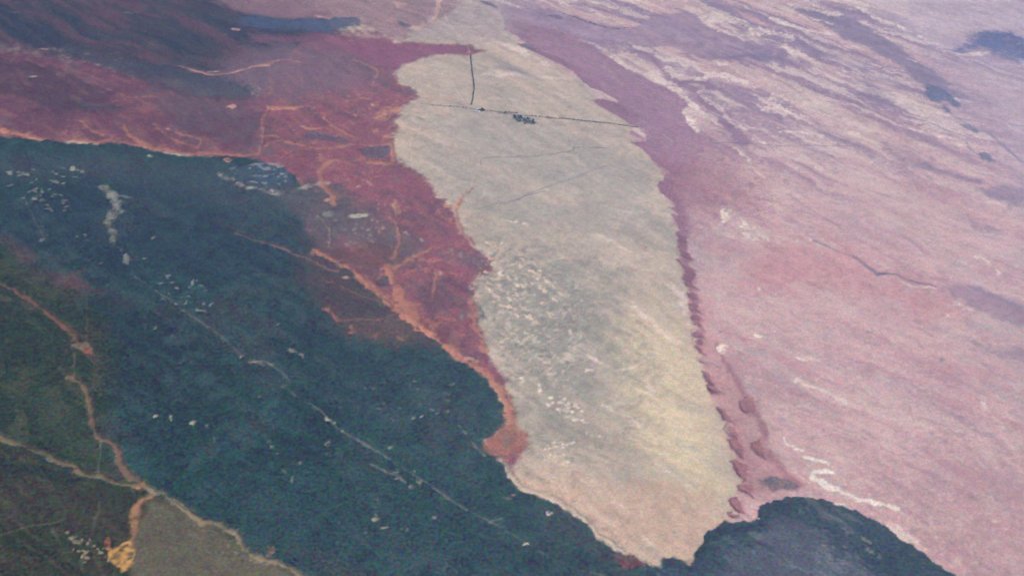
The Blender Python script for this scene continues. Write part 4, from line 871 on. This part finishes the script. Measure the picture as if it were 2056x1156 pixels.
# pale strips and ragged bright cover
for pts, w, col, k in ((T('P', 207, 376, 222, 392, 232, 408, 228, 424, 222, 446, 226, 466, 234, 490, 246, 502), (15, 7), (0.22, 0.20, 0.135), 0.8),
                       (T('P', 215, 388, 240, 390, 262, 396), (5, 3), (0.30, 0.28, 0.21), 0.7), (T('P', 230, 395, 240, 410, 244, 424), (12, 6), (0.24, 0.23, 0.18), 0.8),
                       (T('E', 230, 190, 250, 240), 10, (0.11, 0.11, 0.10), 0.5)):
    paint(line(pts, w, 38, 20, 8, True, 0.8), col, k, mod=speckle)
o_wind = reg('clay_pan', 'sand', 'winding white clay pan on the right plain above the dark scrub', 'clay pan')
for pts, w in ((T('L', 160, 350, 165, 375, 200, 395, 280, 432), (3, 4)), (T('L', 290, 462, 350, 478, 430, 490), (4, 6)), (T('L', 445, 545, 390, 540, 340, 548, 335, 575, 385, 605, 440, 645), (5, 11)),
               (T('L', 470, 642, 540, 672, 600, 705, 690, 720, 770, 742, 825, 762), (6, 8)), (T('L', 470, 728, 520, 742), 4)):
    w = w if isinstance(w, tuple) else (w, w)
    paint(line(pts, (w[0] * 1.5, w[1] * 1.5), 18, 12, 0, True, 0.3), (0.82, 0.68, 0.52), 0.95, oid=o_wind)


def inside(pts, x, y):
    c = False
    for (ax, ay), (bx, by) in zip(pts, pts[1:] + pts[:1]):
        if (ay > y) != (by > y) and x < ax + (y - ay) / (by - ay) * (bx - ax):
            c = not c
    return c


stip = area(T('P', 965, 480, 1040, 490, 1110, 530, 1180, 600, 1190, 690, 1140, 790, 1060, 760, 990, 700, 960, 600), 160, 30, 40)
st_ = np.zeros((NY, NX), np.float32)
st_[stip[0]] = stip[1]
wash(st_ * smooth(n_fi2 + 0.45 * n_sml, 0.30, 0.62), (0.68, 0.50, 0.35), 0.5)
wash(st_ * smooth(-n_fin + 0.3 * n_sml, 0.30, 0.65), (0.22, 0.21, 0.16), 0.45)

# loose swarms of specks
SWARM = [
    (T('G', -60, 290, 60, 300, 200, 420, 350, 520, 380, 640, 300, 760, 200, 800, 60, 760, -40, 640, -100, 480), 62, (0.80, 0.55, 0.37), (3, 8), (1.5, 3.2), 25,
     'small pinkish clay pan in the dense swarm on the west of the fan', 'pinkish pans swarming on the west of the fan'),
    (T('G', 0, 760, 200, 800, 420, 880, 440, 1000, 300, 1000, 100, 960, 0, 900), 22, (0.66, 0.52, 0.38), (2, 4), (1.4, 2.2), 10,
     'tiny pale clay pan in the loose swarm on the lower fan', 'tiny pans on the lower fan'),
    (T('K', 280, 110, 470, 150, 520, 280, 430, 290, 340, 230), 14, (0.80, 0.62, 0.46), (2, 5), (1.7, 3), 0,
     'tiny bright clay pan among the lower fan cluster', 'bright specks of the lower fan cluster'),
    (T('K', 220, 370, 440, 370, 440, 500, 280, 490), 16, (0.80, 0.62, 0.46), (2, 4.5), (1.5, 2.6), 0,
     'tiny bright clay pan among the last fan cluster', 'bright specks of the last fan cluster'),
    (T('I', 360, 880, 480, 900, 560, 940, 620, 1000, 660, 1080, 500, 1080, 420, 1000), 34, (0.36, 0.29, 0.17), (1.4, 3.0), (1.4, 3.0), 80,
     'tiny cream clay pan beside the golden sand in the bottom left', 'cream specks beside the golden sand'),
    (T('A', 20, 1000, 400, 960, 500, 1000, 420, 1130, 120, 1156, 20, 1080), 30, (0.26, 0.235, 0.175), (2.5, 6), (1.2, 2.2), 4,
     'tiny pale clay pan in the swarm at the upper left of the scrub', 'pale specks at the upper left of the scrub'),
    (T('E', 150, 0, 400, 0, 380, 130, 200, 130, 270, 80), 18, (0.19, 0.175, 0.135), (2.5, 6), (1.1, 2), 4,
     'tiny grey clay pan in the swarm left of the pale strip', 'grey specks left of the pale strip'),
    (T('B', 0, 960, 180, 970, 240, 1040, 180, 1080, 20, 1070), 18, (0.32, 0.30, 0.27), (2.5, 6), (1.2, 2), 5,
     'tiny pale clay pan in the dark hollow under the red plain', 'pale specks in the dark hollow'),
    (T('B', 560, 560, 720, 570, 830, 640, 840, 720, 700, 790, 560, 700), 16, (0.46, 0.20, 0.12), (2.5, 5), (1.3, 2.5), 15,
     'tiny orange sand pan around the bright patch on the red plain', 'orange specks on the red plain'),
    (T('B', 960, 660, 1200, 650, 1250, 720, 1200, 880, 1050, 800, 900, 740), 22, (0.52, 0.34, 0.25), (2, 5), (1.3, 2.2), 10,
     'tiny peach clay pan on the upper fan south of the road', 'peach specks on the upper fan'),
    (T('F', 700, 60, 920, 60, 930, 280, 760, 290, 690, 180), 20, (0.42, 0.20, 0.14), (1.8, 4), (1.5, 3), 60,
     'tiny salmon clay pan in the upper red triangle', 'salmon specks in the red triangle'),
    (T('F', 480, 170, 720, 200, 720, 330, 560, 340), 16, (0.28, 0.23, 0.19), (2, 4.5), (1.2, 2), 5,
     'tiny grey clay pan on the scrub border of the red triangle', 'grey specks on the scrub border'),
    (T('E', 880, 470, 1150, 480, 1280, 720, 1040, 720), 18, (0.22, 0.23, 0.22), (2, 4.5), (1.2, 2), 5,
     'tiny grey clay pan in the middle scrub', 'grey specks in the middle scrub'),
    (T('J', 600, 20, 1200, 20, 1200, 260, 800, 260), 18, (0.15, 0.17, 0.15), (2, 5), (1.2, 2.2), 5,
     'tiny faint clay pan in the right scrub north of the track', 'faint specks north of the scrub track'),
    (T('L', 380, 960, 620, 980, 700, 1156, 250, 1156), 18, (0.16, 0.15, 0.14), (2, 6), (1.2, 2.2), 35,
     'tiny grey clay pan low in the lower right scrub', 'grey specks in the lower right scrub'),
    (T('L', 850, 850, 1300, 950, 1500, 1150, 1200, 1150), 16, (0.60, 0.38, 0.31), (2, 5), (1.3, 2.2), 30,
     'tiny pink clay pan at the bottom of the right plain', 'pink specks at the bottom right'),
    (T('I', 1150, 950, 1561, 1000, 1561, 1140, 1250, 1150), 14, (0.22, 0.17, 0.11), (1.8, 3.5), (1.6, 3), 60,
     'tiny ochre clay pan on the brown plain at the bottom', 'ochre specks on the brown plain'),
]
o_rest = reg('clay_pan_specks', 'sand', 'countless tiny pale specks of clay pan scattered over the plains', 'clay pan', 'stuff')
for poly, n, col, ra, rb, ang, lab, grp in SWARM:
    xs, ys = [p[0] for p in poly], [p[1] for p in poly]
    c = 0
    while c < n:
        px, py = R.uniform(min(xs), max(xs)), R.uniform(min(ys), max(ys))
        if not inside(poly, px, py):
            continue
        c += 1
        a, b = R.uniform(*ra) * 1.2, R.uniform(*rb) * 1.2
        al = math.radians(ang + R.uniform(-18, 18))
        ca, sa = math.cos(al), math.sin(al)
        pts = []
        for k in range(7):
            t = k * math.tau / 7
            q = R.uniform(0.7, 1.25)
            ex, ey = a * q * math.cos(t), b * q * math.sin(t)
            pts.append((px + ex * ca - ey * sa, py + ex * sa + ey * ca))
        f = R.uniform(0.7, 1.15)
        paint(area(pts, 9, 5, 0, 0, False, 5), [v * f for v in col], R.uniform(0.65, 0.95), oid=reg('clay_pan', 'sand', lab, 'clay pan', None, grp) if ('fan' in grp and 'upper' not in grp) else o_rest, thr=0.42, dz=-0.8)

# --- the ground's own fine unevenness: tufts, bare spots, combed dust
lum = 1 + 0.10 * n_sml + (0.05 + 0.07 * far) * s_fin + 0.11 * n_fin + 0.04 * s_mid
C *= lum[..., None]
np.clip(C, 0.004, 0.85, out=C)


# a pan, dune or thicket is one connected piece: stray cells go back to the plain
flat = ID.ravel()
ordr = np.argsort(flat, kind='stable')
srt = flat[ordr]
for oid, d in enumerate(OBJ):
    if d['kind'] or not d['cat']:
        continue
    a_, b_ = np.searchsorted(srt, oid), np.searchsorted(srt, oid, 'right')
    cells = set(int(c) for c in ordr[a_:b_])
    comps = []
    left = set(cells)
    while left:
        st = [left.pop()]
        comp = list(st)
        while st:
            c = st.pop()
            for nb in (c - 1, c + 1, c - NX, c + NX):
                if nb in left:
                    left.remove(nb)
                    st.append(nb)
                    comp.append(nb)
        comps.append(comp)
    comps.sort(key=len)
    for comp in comps[:-1]:
        for c in comp:
            ID[c // NX, c % NX] = IDB[c // NX, c % NX]

# ------------------------------------------------------------------ materials
def ground_mat(name, scale, amount, hue, speck, rough=1.0):
    m = bpy.data.materials.new(name)
    m.use_nodes = True
    nt = m.node_tree
    bsdf = nt.nodes['Principled BSDF']
    bsdf.inputs['Roughness'].default_value = rough
    bsdf.inputs['Specular IOR Level'].default_value = 0.08
    at = nt.nodes.new('ShaderNodeAttribute')
    at.attribute_name = 'cover'
    geo = nt.nodes.new('ShaderNodeNewGeometry')

    def noise(sc, det, off):
        mp = nt.nodes.new('ShaderNodeMapping')
        mp.inputs['Location'].default_value = (off, off * 0.7, 0)
        mp.inputs['Scale'].default_value = (sc, sc, sc * 0.2)
        nt.links.new(geo.outputs['Position'], mp.inputs['Vector'])
        nz = nt.nodes.new('ShaderNodeTexNoise')
        nz.inputs['Scale'].default_value = 1.0
        nz.inputs['Detail'].default_value = det
        nt.links.new(mp.outputs['Vector'], nz.inputs['Vector'])
        return nz

    n1 = noise(1 / scale, 2.0, 0)
    n2 = noise(1 / (scale * 2.4), 2.0, 400)
    r1 = nt.nodes.new('ShaderNodeMapRange')
    r1.inputs['From Min'].default_value = 0.3
    r1.inputs['From Max'].default_value = 0.7
    r1.clamp = False
    r1.inputs['To Min'].default_value = 1 - amount
    r1.inputs['To Max'].default_value = 1 + amount
    nt.links.new(n1.outputs['Fac'], r1.inputs['Value'])
    # tint: every tuft, stone and bare spot has its own hue
    sub = nt.nodes.new('ShaderNodeVectorMath')
    sub.operation = 'SUBTRACT'
    sub.inputs[1].default_value = (0.5, 0.5, 0.5)
    nt.links.new(n2.outputs['Color'], sub.inputs[0])
    scl = nt.nodes.new('ShaderNodeVectorMath')
    scl.operation = 'MULTIPLY_ADD'
    scl.inputs[1].default_value = (hue, hue * 0.7, hue)
    scl.inputs[2].default_value = (1, 1, 1)
    nt.links.new(sub.outputs[0], scl.inputs[0])
    mul = nt.nodes.new('ShaderNodeVectorMath')
    mul.operation = 'MULTIPLY'
    nt.links.new(at.outputs['Color'], mul.inputs[0])
    nt.links.new(scl.outputs[0], mul.inputs[1])
    mul2 = nt.nodes.new('ShaderNodeVectorMath')
    mul2.operation = 'SCALE'
    nt.links.new(mul.outputs[0], mul2.inputs[0])
    nt.links.new(r1.outputs[0], mul2.inputs['Scale'])
    mx = nt.nodes.new('ShaderNodeVectorMath')
    mx.operation = 'MAXIMUM'
    mx.inputs[1].default_value = (0.003, 0.003, 0.003)
    # loose stones, litter and single shrubs, each of its own colour, on any soil
    n3 = noise(1 / (scale * 1.25), 1.5, 900)
    sb = nt.nodes.new('ShaderNodeVectorMath')
    sb.operation = 'SUBTRACT'
    sb.inputs[1].default_value = (0.49, 0.49, 0.49)
    nt.links.new(n3.outputs['Color'], sb.inputs[0])
    ad = nt.nodes.new('ShaderNodeVectorMath')
    ad.operation = 'MULTIPLY_ADD'
    ad.inputs[1].default_value = (speck * 5, speck * 4, speck * 4.5)
    nt.links.new(sb.outputs[0], ad.inputs[0])
    nt.links.new(mul2.outputs[0], ad.inputs[2])
    nt.links.new(ad.outputs[0], mx.inputs[0])
    nt.links.new(mx.outputs[0], bsdf.inputs['Base Color'])
    return m


MATS = {
    'grass': ground_mat('dry_grass', 16, 0.14, 0.55, 0.020),
    'sand': ground_mat('pale_sand', 16, 0.15, 0.55, 0.020),
    'scrub': ground_mat('dark_scrub', 16, 0.30, 0.8, 0.040),
    'red': ground_mat('red_soil', 16, 0.22, 0.8, 0.032),
    'hill': ground_mat('brown_soil', 16, 0.24, 0.7, 0.034),
}

# ------------------------------------------------------------------ build the surface objects from the land cover
qi, qj = np.meshgrid(np.arange(NX - 1), np.arange(NY - 1))
xc = 0.5 * (gx[:-1] + gx[1:])[None, :]
yc = 0.5 * (gy[:-1] + gy[1:])[:, None]
halfw = (yc * math.cos(PITCH) + CAM_H * math.sin(PITCH)) * math.tan(HFOV / 2) + 1450
keep = (np.abs(xc) < halfw)
cell_id = np.where(keep, ID[:-1, :-1], -1).ravel()
base = (qj * NX + qi).ravel()
order = np.argsort(cell_id, kind='stable')
sid = cell_id[order]
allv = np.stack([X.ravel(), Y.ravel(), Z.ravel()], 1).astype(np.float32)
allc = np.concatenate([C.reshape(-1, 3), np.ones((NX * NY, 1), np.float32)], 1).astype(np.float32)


def put_props(o, d):
    if d['label']:
        o['label'] = d['label']
    for key in ('cat', 'kind', 'group'):
        if d[key]:
            o['category' if key == 'cat' else key] = d[key]


for oid, d in enumerate(OBJ):
    a, b = np.searchsorted(sid, oid), np.searchsorted(sid, oid, 'right')
    if b <= a:
        continue
    cells = base[order[a:b]]
    quads = np.stack([cells, cells + 1, cells + NX + 1, cells + NX], 1)
    uv, inv = np.unique(quads, return_inverse=True)
    inv = inv.reshape(-1).astype(np.int32)
    nf = len(cells)
    me = bpy.data.meshes.new(d['name'])
    me.vertices.add(len(uv))
    me.vertices.foreach_set('co', allv[uv].ravel())
    me.loops.add(nf * 4)
    me.loops.foreach_set('vertex_index', inv)
    me.polygons.add(nf)
    me.polygons.foreach_set('loop_start', np.arange(0, nf * 4, 4, dtype=np.int32))
    me.update(calc_edges=True)
    at = me.color_attributes.new('cover', 'FLOAT_COLOR', 'POINT')
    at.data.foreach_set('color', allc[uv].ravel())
    me.polygons.foreach_set('use_smooth', np.ones(nf, bool))
    me.materials.append(MATS[d['mat']])
    o = bpy.data.objects.new(d['name'], me)
    COL.objects.link(o)
    put_props(o, d)

# far country round the surveyed ground, one sheet
def plain_attr_mesh(name, verts, faces, col, mat):
    me = bpy.data.meshes.new(name)
    me.from_pydata(verts, [], faces)
    at = me.color_attributes.new('cover', 'FLOAT_COLOR', 'POINT')
    at.data.foreach_set('color', [c for v in verts for c in (*col, 1)])
    me.materials.append(mat)
    o = bpy.data.objects.new(name, me)
    COL.objects.link(o)
    return o


ext = 80000.0
gv, gf = [], []
NGR = 40
for j in range(NGR + 1):
    for i in range(NGR + 1):
        gv.append((-ext + 2 * ext * i / NGR, -ext + 2 * ext * j / NGR, -45.0))
for j in range(NGR):
    for i in range(NGR):
        k = j * (NGR + 1) + i
        gf.append((k, k + 1, k + NGR + 2, k + NGR + 1))
g_ = plain_attr_mesh('ground', gv, gf, (0.22, 0.15, 0.13), MATS['sand'])
g_['kind'] = 'structure'


# ------------------------------------------------------------------ trees and farmstead
def simple_mat(name, col, rough=0.9, var=0.3, scale=0.4):
    m = bpy.data.materials.new(name)
    m.use_nodes = True
    nt = m.node_tree
    b = nt.nodes['Principled BSDF']
    b.inputs['Roughness'].default_value = rough
    nz = nt.nodes.new('ShaderNodeTexNoise')
    nz.inputs['Scale'].default_value = scale
    geo = nt.nodes.new('ShaderNodeNewGeometry')
    nt.links.new(geo.outputs['Position'], nz.inputs['Vector'])
    rp = nt.nodes.new('ShaderNodeValToRGB')
    rp.color_ramp.elements[0].position = 0.3
    rp.color_ramp.elements[1].position = 0.7
    rp.color_ramp.elements[0].color = (*[c * (1 - var) for c in col], 1)
    rp.color_ramp.elements[1].color = (*[min(c * (1 + var), 1) for c in col], 1)
    nt.links.new(nz.outputs['Fac'], rp.inputs['Fac'])
    nt.links.new(rp.outputs['Color'], b.inputs['Base Color'])
    return m


M_LEAF = simple_mat('dark_foliage', (0.075, 0.115, 0.090), 0.8, 0.3)
M_BARK = simple_mat('bark', (0.10, 0.075, 0.055))
M_WALL = simple_mat('whitewash', (0.75, 0.72, 0.66), 0.8, 0.06)
M_ROOF = simple_mat('sheet_metal', (0.66, 0.66, 0.66), 0.5, 0.1)
M_DOOR = simple_mat('door_paint', (0.12, 0.09, 0.07))
M_GLASS = simple_mat('dark_glass', (0.03, 0.04, 0.05), 0.15, 0.1)


def height(x, y):
    i = min(max(int(np.searchsorted(gx, x)), 0), NX - 1)
    j = min(max(int(np.searchsorted(gy, y)), 0), NY - 1)
    return float(Z[max(j - 1, 0):j + 1, max(i - 1, 0):i + 1].min())


def mesh_obj(name, verts, faces, mat, parent=None):
    me = bpy.data.meshes.new(name)
    me.from_pydata(verts, [], faces)
    me.materials.append(mat)
    o = bpy.data.objects.new(name, me)
    COL.objects.link(o)
    o.parent = parent
    return o


def tree_meshes(seed, h, r):
    rr = random.Random(seed)
    tv, tf = [], []
    for k, (z, rad) in enumerate(((0, 0.45), (h * 0.3, 0.32), (h * 0.75, 0.12))):
        for s in range(6):
            t = s * math.tau / 6
            tv.append((rad * math.cos(t) + 0.3 * k * (seed % 2), rad * math.sin(t), z))
    for k in range(2):
        for s in range(6):
            tf.append((k * 6 + s, k * 6 + (s + 1) % 6, k * 6 + 6 + (s + 1) % 6, k * 6 + 6 + s))
    for s in range(4):                                   # limbs
        t = s * math.tau / 4 + rr.random()
        b = len(tv)
        z0 = h * rr.uniform(0.3, 0.5)
        tip = (r * 0.6 * math.cos(t), r * 0.6 * math.sin(t), h * rr.uniform(0.65, 0.85))
        tv += [(0.2, 0, z0), (-0.2, 0.15, z0), (0, -0.2, z0 + 0.2), tip]
        tf += [(b, b + 1, b + 3), (b + 1, b + 2, b + 3), (b + 2, b, b + 3)]
    cv, cf = [], []
    for _ in range(210):                                 # leaf sprays through the crown's volume
        while True:
            x, yy, z = rr.uniform(-1, 1), rr.uniform(-1, 1), rr.uniform(-1, 1)
            d = x * x + yy * yy + z * z
            if 0.12 < d < 1 + 0.15 * math.sin(5 * math.atan2(yy, x) + seed):
                break
        p = (x * r, yy * r, h * 0.66 + z * h * 0.36)
        s = r * rr.uniform(0.2, 0.36)
        b = len(cv)
        for _k in range(3):
            cv.append(tuple(c + rr.gauss(0, s * 0.75) for c in p))
        cf.append((b, b + 1, b + 2))
    return (tv, tf), (cv, cf)


PROTO = []
for k, (h, r) in enumerate(((11, 6.5), (14, 8), (9, 6), (16, 9))):
    t, c = tree_meshes(k + 3, h, r)
    mt = bpy.data.meshes.new('trunk')
    mt.from_pydata(*[t[0], [], t[1]])
    mt.materials.append(M_BARK)
    mc = bpy.data.meshes.new('crown')
    mc.from_pydata(*[c[0], [], c[1]])
    mc.materials.append(M_LEAF)
    PROTO.append((mt, mc))


def tree(px, py, label, group, s=1.0):
    x, y = G(px, py)
    e = bpy.data.objects.new('tree', None)
    COL.objects.link(e)
    e.location = (x, y, height(x, y) - 0.3)
    e.rotation_euler.z = R.uniform(0, 6.28)
    sc = s * 0.5 * R.uniform(0.8, 1.25)
    e.scale = (sc, sc, sc * R.uniform(0.85, 1.1))
    e['label'] = label
    e['category'] = 'tree'
    e['group'] = group
    mt, mc = R.choice(PROTO)
    for nm, me in (('trunk', mt), ('crown', mc)):
        o = bpy.data.objects.new(nm, me)
        COL.objects.link(o)
        o.parent = e


def tree_row(pts, n, jit, label, group, s=1.0):
    ln = [math.dist(a, b) for a, b in zip(pts, pts[1:])]
    tot = sum(ln)
    for k in range(n):
        d = tot * (k + R.uniform(0.1, 0.9)) / n
        i = 0
        while i < len(ln) - 1 and d > ln[i]:
            d -= ln[i]
            i += 1
        t = d / ln[i]
        (ax, ay), (bx, by) = pts[i], pts[i + 1]
        tree(ax + (bx - ax) * t + R.gauss(0, jit), ay + (by - ay) * t + R.gauss(0, jit * 0.5), label, group, s)


tree_row(T('B', 1286, 320, 1296, 420, 1308, 500, 1300, 560, 1291, 600), 62, 0.35, 'dark tree in the long row running north from the farmstead', 'trees in the row north of the farmstead')
tree_row(T('C', 180, 667, 290, 680, 430, 691, 560, 705, 680, 719, 800, 740), 48, 0.6, 'dark roadside tree along the farm road east of the farmstead', 'trees along the farm road east')
tree_row(T('B', 1340, 634, 1440, 641, 1561, 650) + T('C', 20, 650, 60, 656), 20, 0.9, 'dark roadside tree between the farmstead and the grove', 'trees between farmstead and grove')
tree_row(T('B', 1000, 605, 1120, 612, 1300, 624), 12, 1.0, 'lone dark tree along the farm road west of the farmstead', 'trees along the farm road west')
tree_row(T('C', 370, 75, 440, 98, 520, 126, 650, 160, 700, 160, 760, 160), 34, 1.0, 'dark roadside tree on the mauve belt near the top', 'trees along the top road')
for poly, n, lab, grp in ((T('C', 86, 662, 130, 668, 150, 690, 160, 716, 110, 700), 24, 'dark tree in the western half of the grove beside the farm road', 'trees in the west of the grove'),
                          (T('C', 150, 676, 190, 684, 235, 712, 190, 715, 150, 706), 20, 'dark tree in the eastern half of the grove beside the farm road', 'trees in the east of the grove'),
                          (T('B', 1338, 624, 1372, 626, 1368, 644, 1340, 642), 8, 'dark tree in the small clump right of the farmstead', 'trees in the clump by the farmstead')):
    xs, ys = [p[0] for p in poly], [p[1] for p in poly]
    c = 0
    while c < n:
        px, py = R.uniform(min(xs), max(xs)), R.uniform(min(ys), max(ys))
        if inside(poly, px, py):
            tree(px, py, lab, grp, 1.6)
            c += 1


def box(v, f, x0, x1, y0, y1, z0, z1):
    b = len(v)
    v += [(x0, y0, z0), (x1, y0, z0), (x1, y1, z0), (x0, y1, z0), (x0, y0, z1), (x1, y0, z1), (x1, y1, z1), (x0, y1, z1)]
    f += [(b, b + 3, b + 2, b + 1), (b + 4, b + 5, b + 6, b + 7), (b, b + 1, b + 5, b + 4), (b + 1, b + 2, b + 6, b + 5), (b + 2, b + 3, b + 7, b + 6), (b + 3, b, b + 4, b + 7)]


def building(name, px, py, L, W, Hh, rot, label, cat):
    x, y = G(px, py)
    e = bpy.data.objects.new(name, None)
    COL.objects.link(e)
    e.location = (x, y, height(x, y) - 0.5)
    e.rotation_euler.z = math.radians(rot)
    e['label'] = label
    e['category'] = cat
    v, f = [], []
    l, w = L / 2, W / 2
    rz = Hh + W * 0.22
    v += [(-l, -w, 0), (l, -w, 0), (l, w, 0), (-l, w, 0), (-l, -w, Hh), (l, -w, Hh), (l, w, Hh), (-l, w, Hh), (-l, 0, rz - 0.1), (l, 0, rz - 0.1)]
    f += [(0, 1, 5, 4), (2, 3, 7, 6), (1, 2, 6, 9, 5), (3, 0, 4, 8, 7), (3, 2, 1, 0)]
    mesh_obj('wall', v, f, M_WALL, e)
    o = 0.7
    dz = o * (rz - Hh) / w
    v = [(-l - o, -w - o, Hh - dz + 0.15), (l + o, -w - o, Hh - dz + 0.15), (l + o, 0, rz + 0.15), (-l - o, 0, rz + 0.15), (-l - o, w + o, Hh - dz + 0.15), (l + o, w + o, Hh - dz + 0.15)]
    v += [(a, b, c + 0.15) for a, b, c in v]
    f = [(6, 7, 8, 9), (9, 8, 11, 10), (1, 0, 3, 2), (2, 3, 4, 5), (0, 1, 7, 6), (5, 4, 10, 11), (1, 2, 8, 7), (2, 5, 11, 8), (0, 6, 9, 3), (3, 9, 10, 4)]
    mesh_obj('roof', v, f, M_ROOF, e)
    v, f = [], []
    box(v, f, -0.7, 0.7, -w - 0.06, -w + 0.1, 0.5, 2.7)
    mesh_obj('door', v, f, M_DOOR, e)
    for wx in (-l * 0.6, l * 0.6):
        v, f = [], []
        box(v, f, wx - 0.9, wx + 0.9, -w - 0.06, -w + 0.1, 1.5, 2.8)
        mesh_obj('window', v, f, M_GLASS, e)


building('farmhouse', 958.5, 216, 26, 12, 3.6, 10, 'white farmhouse at the crossing of the farm road and tree row', 'house')
building('barn', 955, 221, 30, 14, 5, -8, 'white roofed barn just below the farmhouse', 'barn')
building('shed', 962, 221.5, 16, 9, 3.2, 80, 'small pale shed right of the farmhouse', 'shed')
building('barn', 1049, 233.5, 22, 12, 4, 15, 'pale roofed barn between the two halves of the grove', 'barn')
building('shed', 1071, 240, 14, 8, 3, -20, 'small pale shed at the east end of the grove', 'shed')

# ------------------------------------------------------------------ haze
hx, h0, h1 = ext + 4000, -60.0, CAM_H + 150
v, f = [], []
box(v, f, -hx, hx, -hx, hx, h0, h1)
mh = bpy.data.materials.new('haze_air')
mh.use_nodes = True
nt = mh.node_tree
nt.nodes.remove(nt.nodes['Principled BSDF'])
pv = nt.nodes.new('ShaderNodeVolumePrincipled')
pv.inputs['Color'].default_value = (*HAZE_COLOR, 1)
pv.inputs['Density'].default_value = HAZE_DENSITY
pv.inputs['Anisotropy'].default_value = HAZE_G
nt.links.new(pv.outputs['Volume'], nt.nodes['Material Output'].inputs['Volume'])
hz = mesh_obj('haze', v, f, mh)
hz['kind'] = 'stuff'
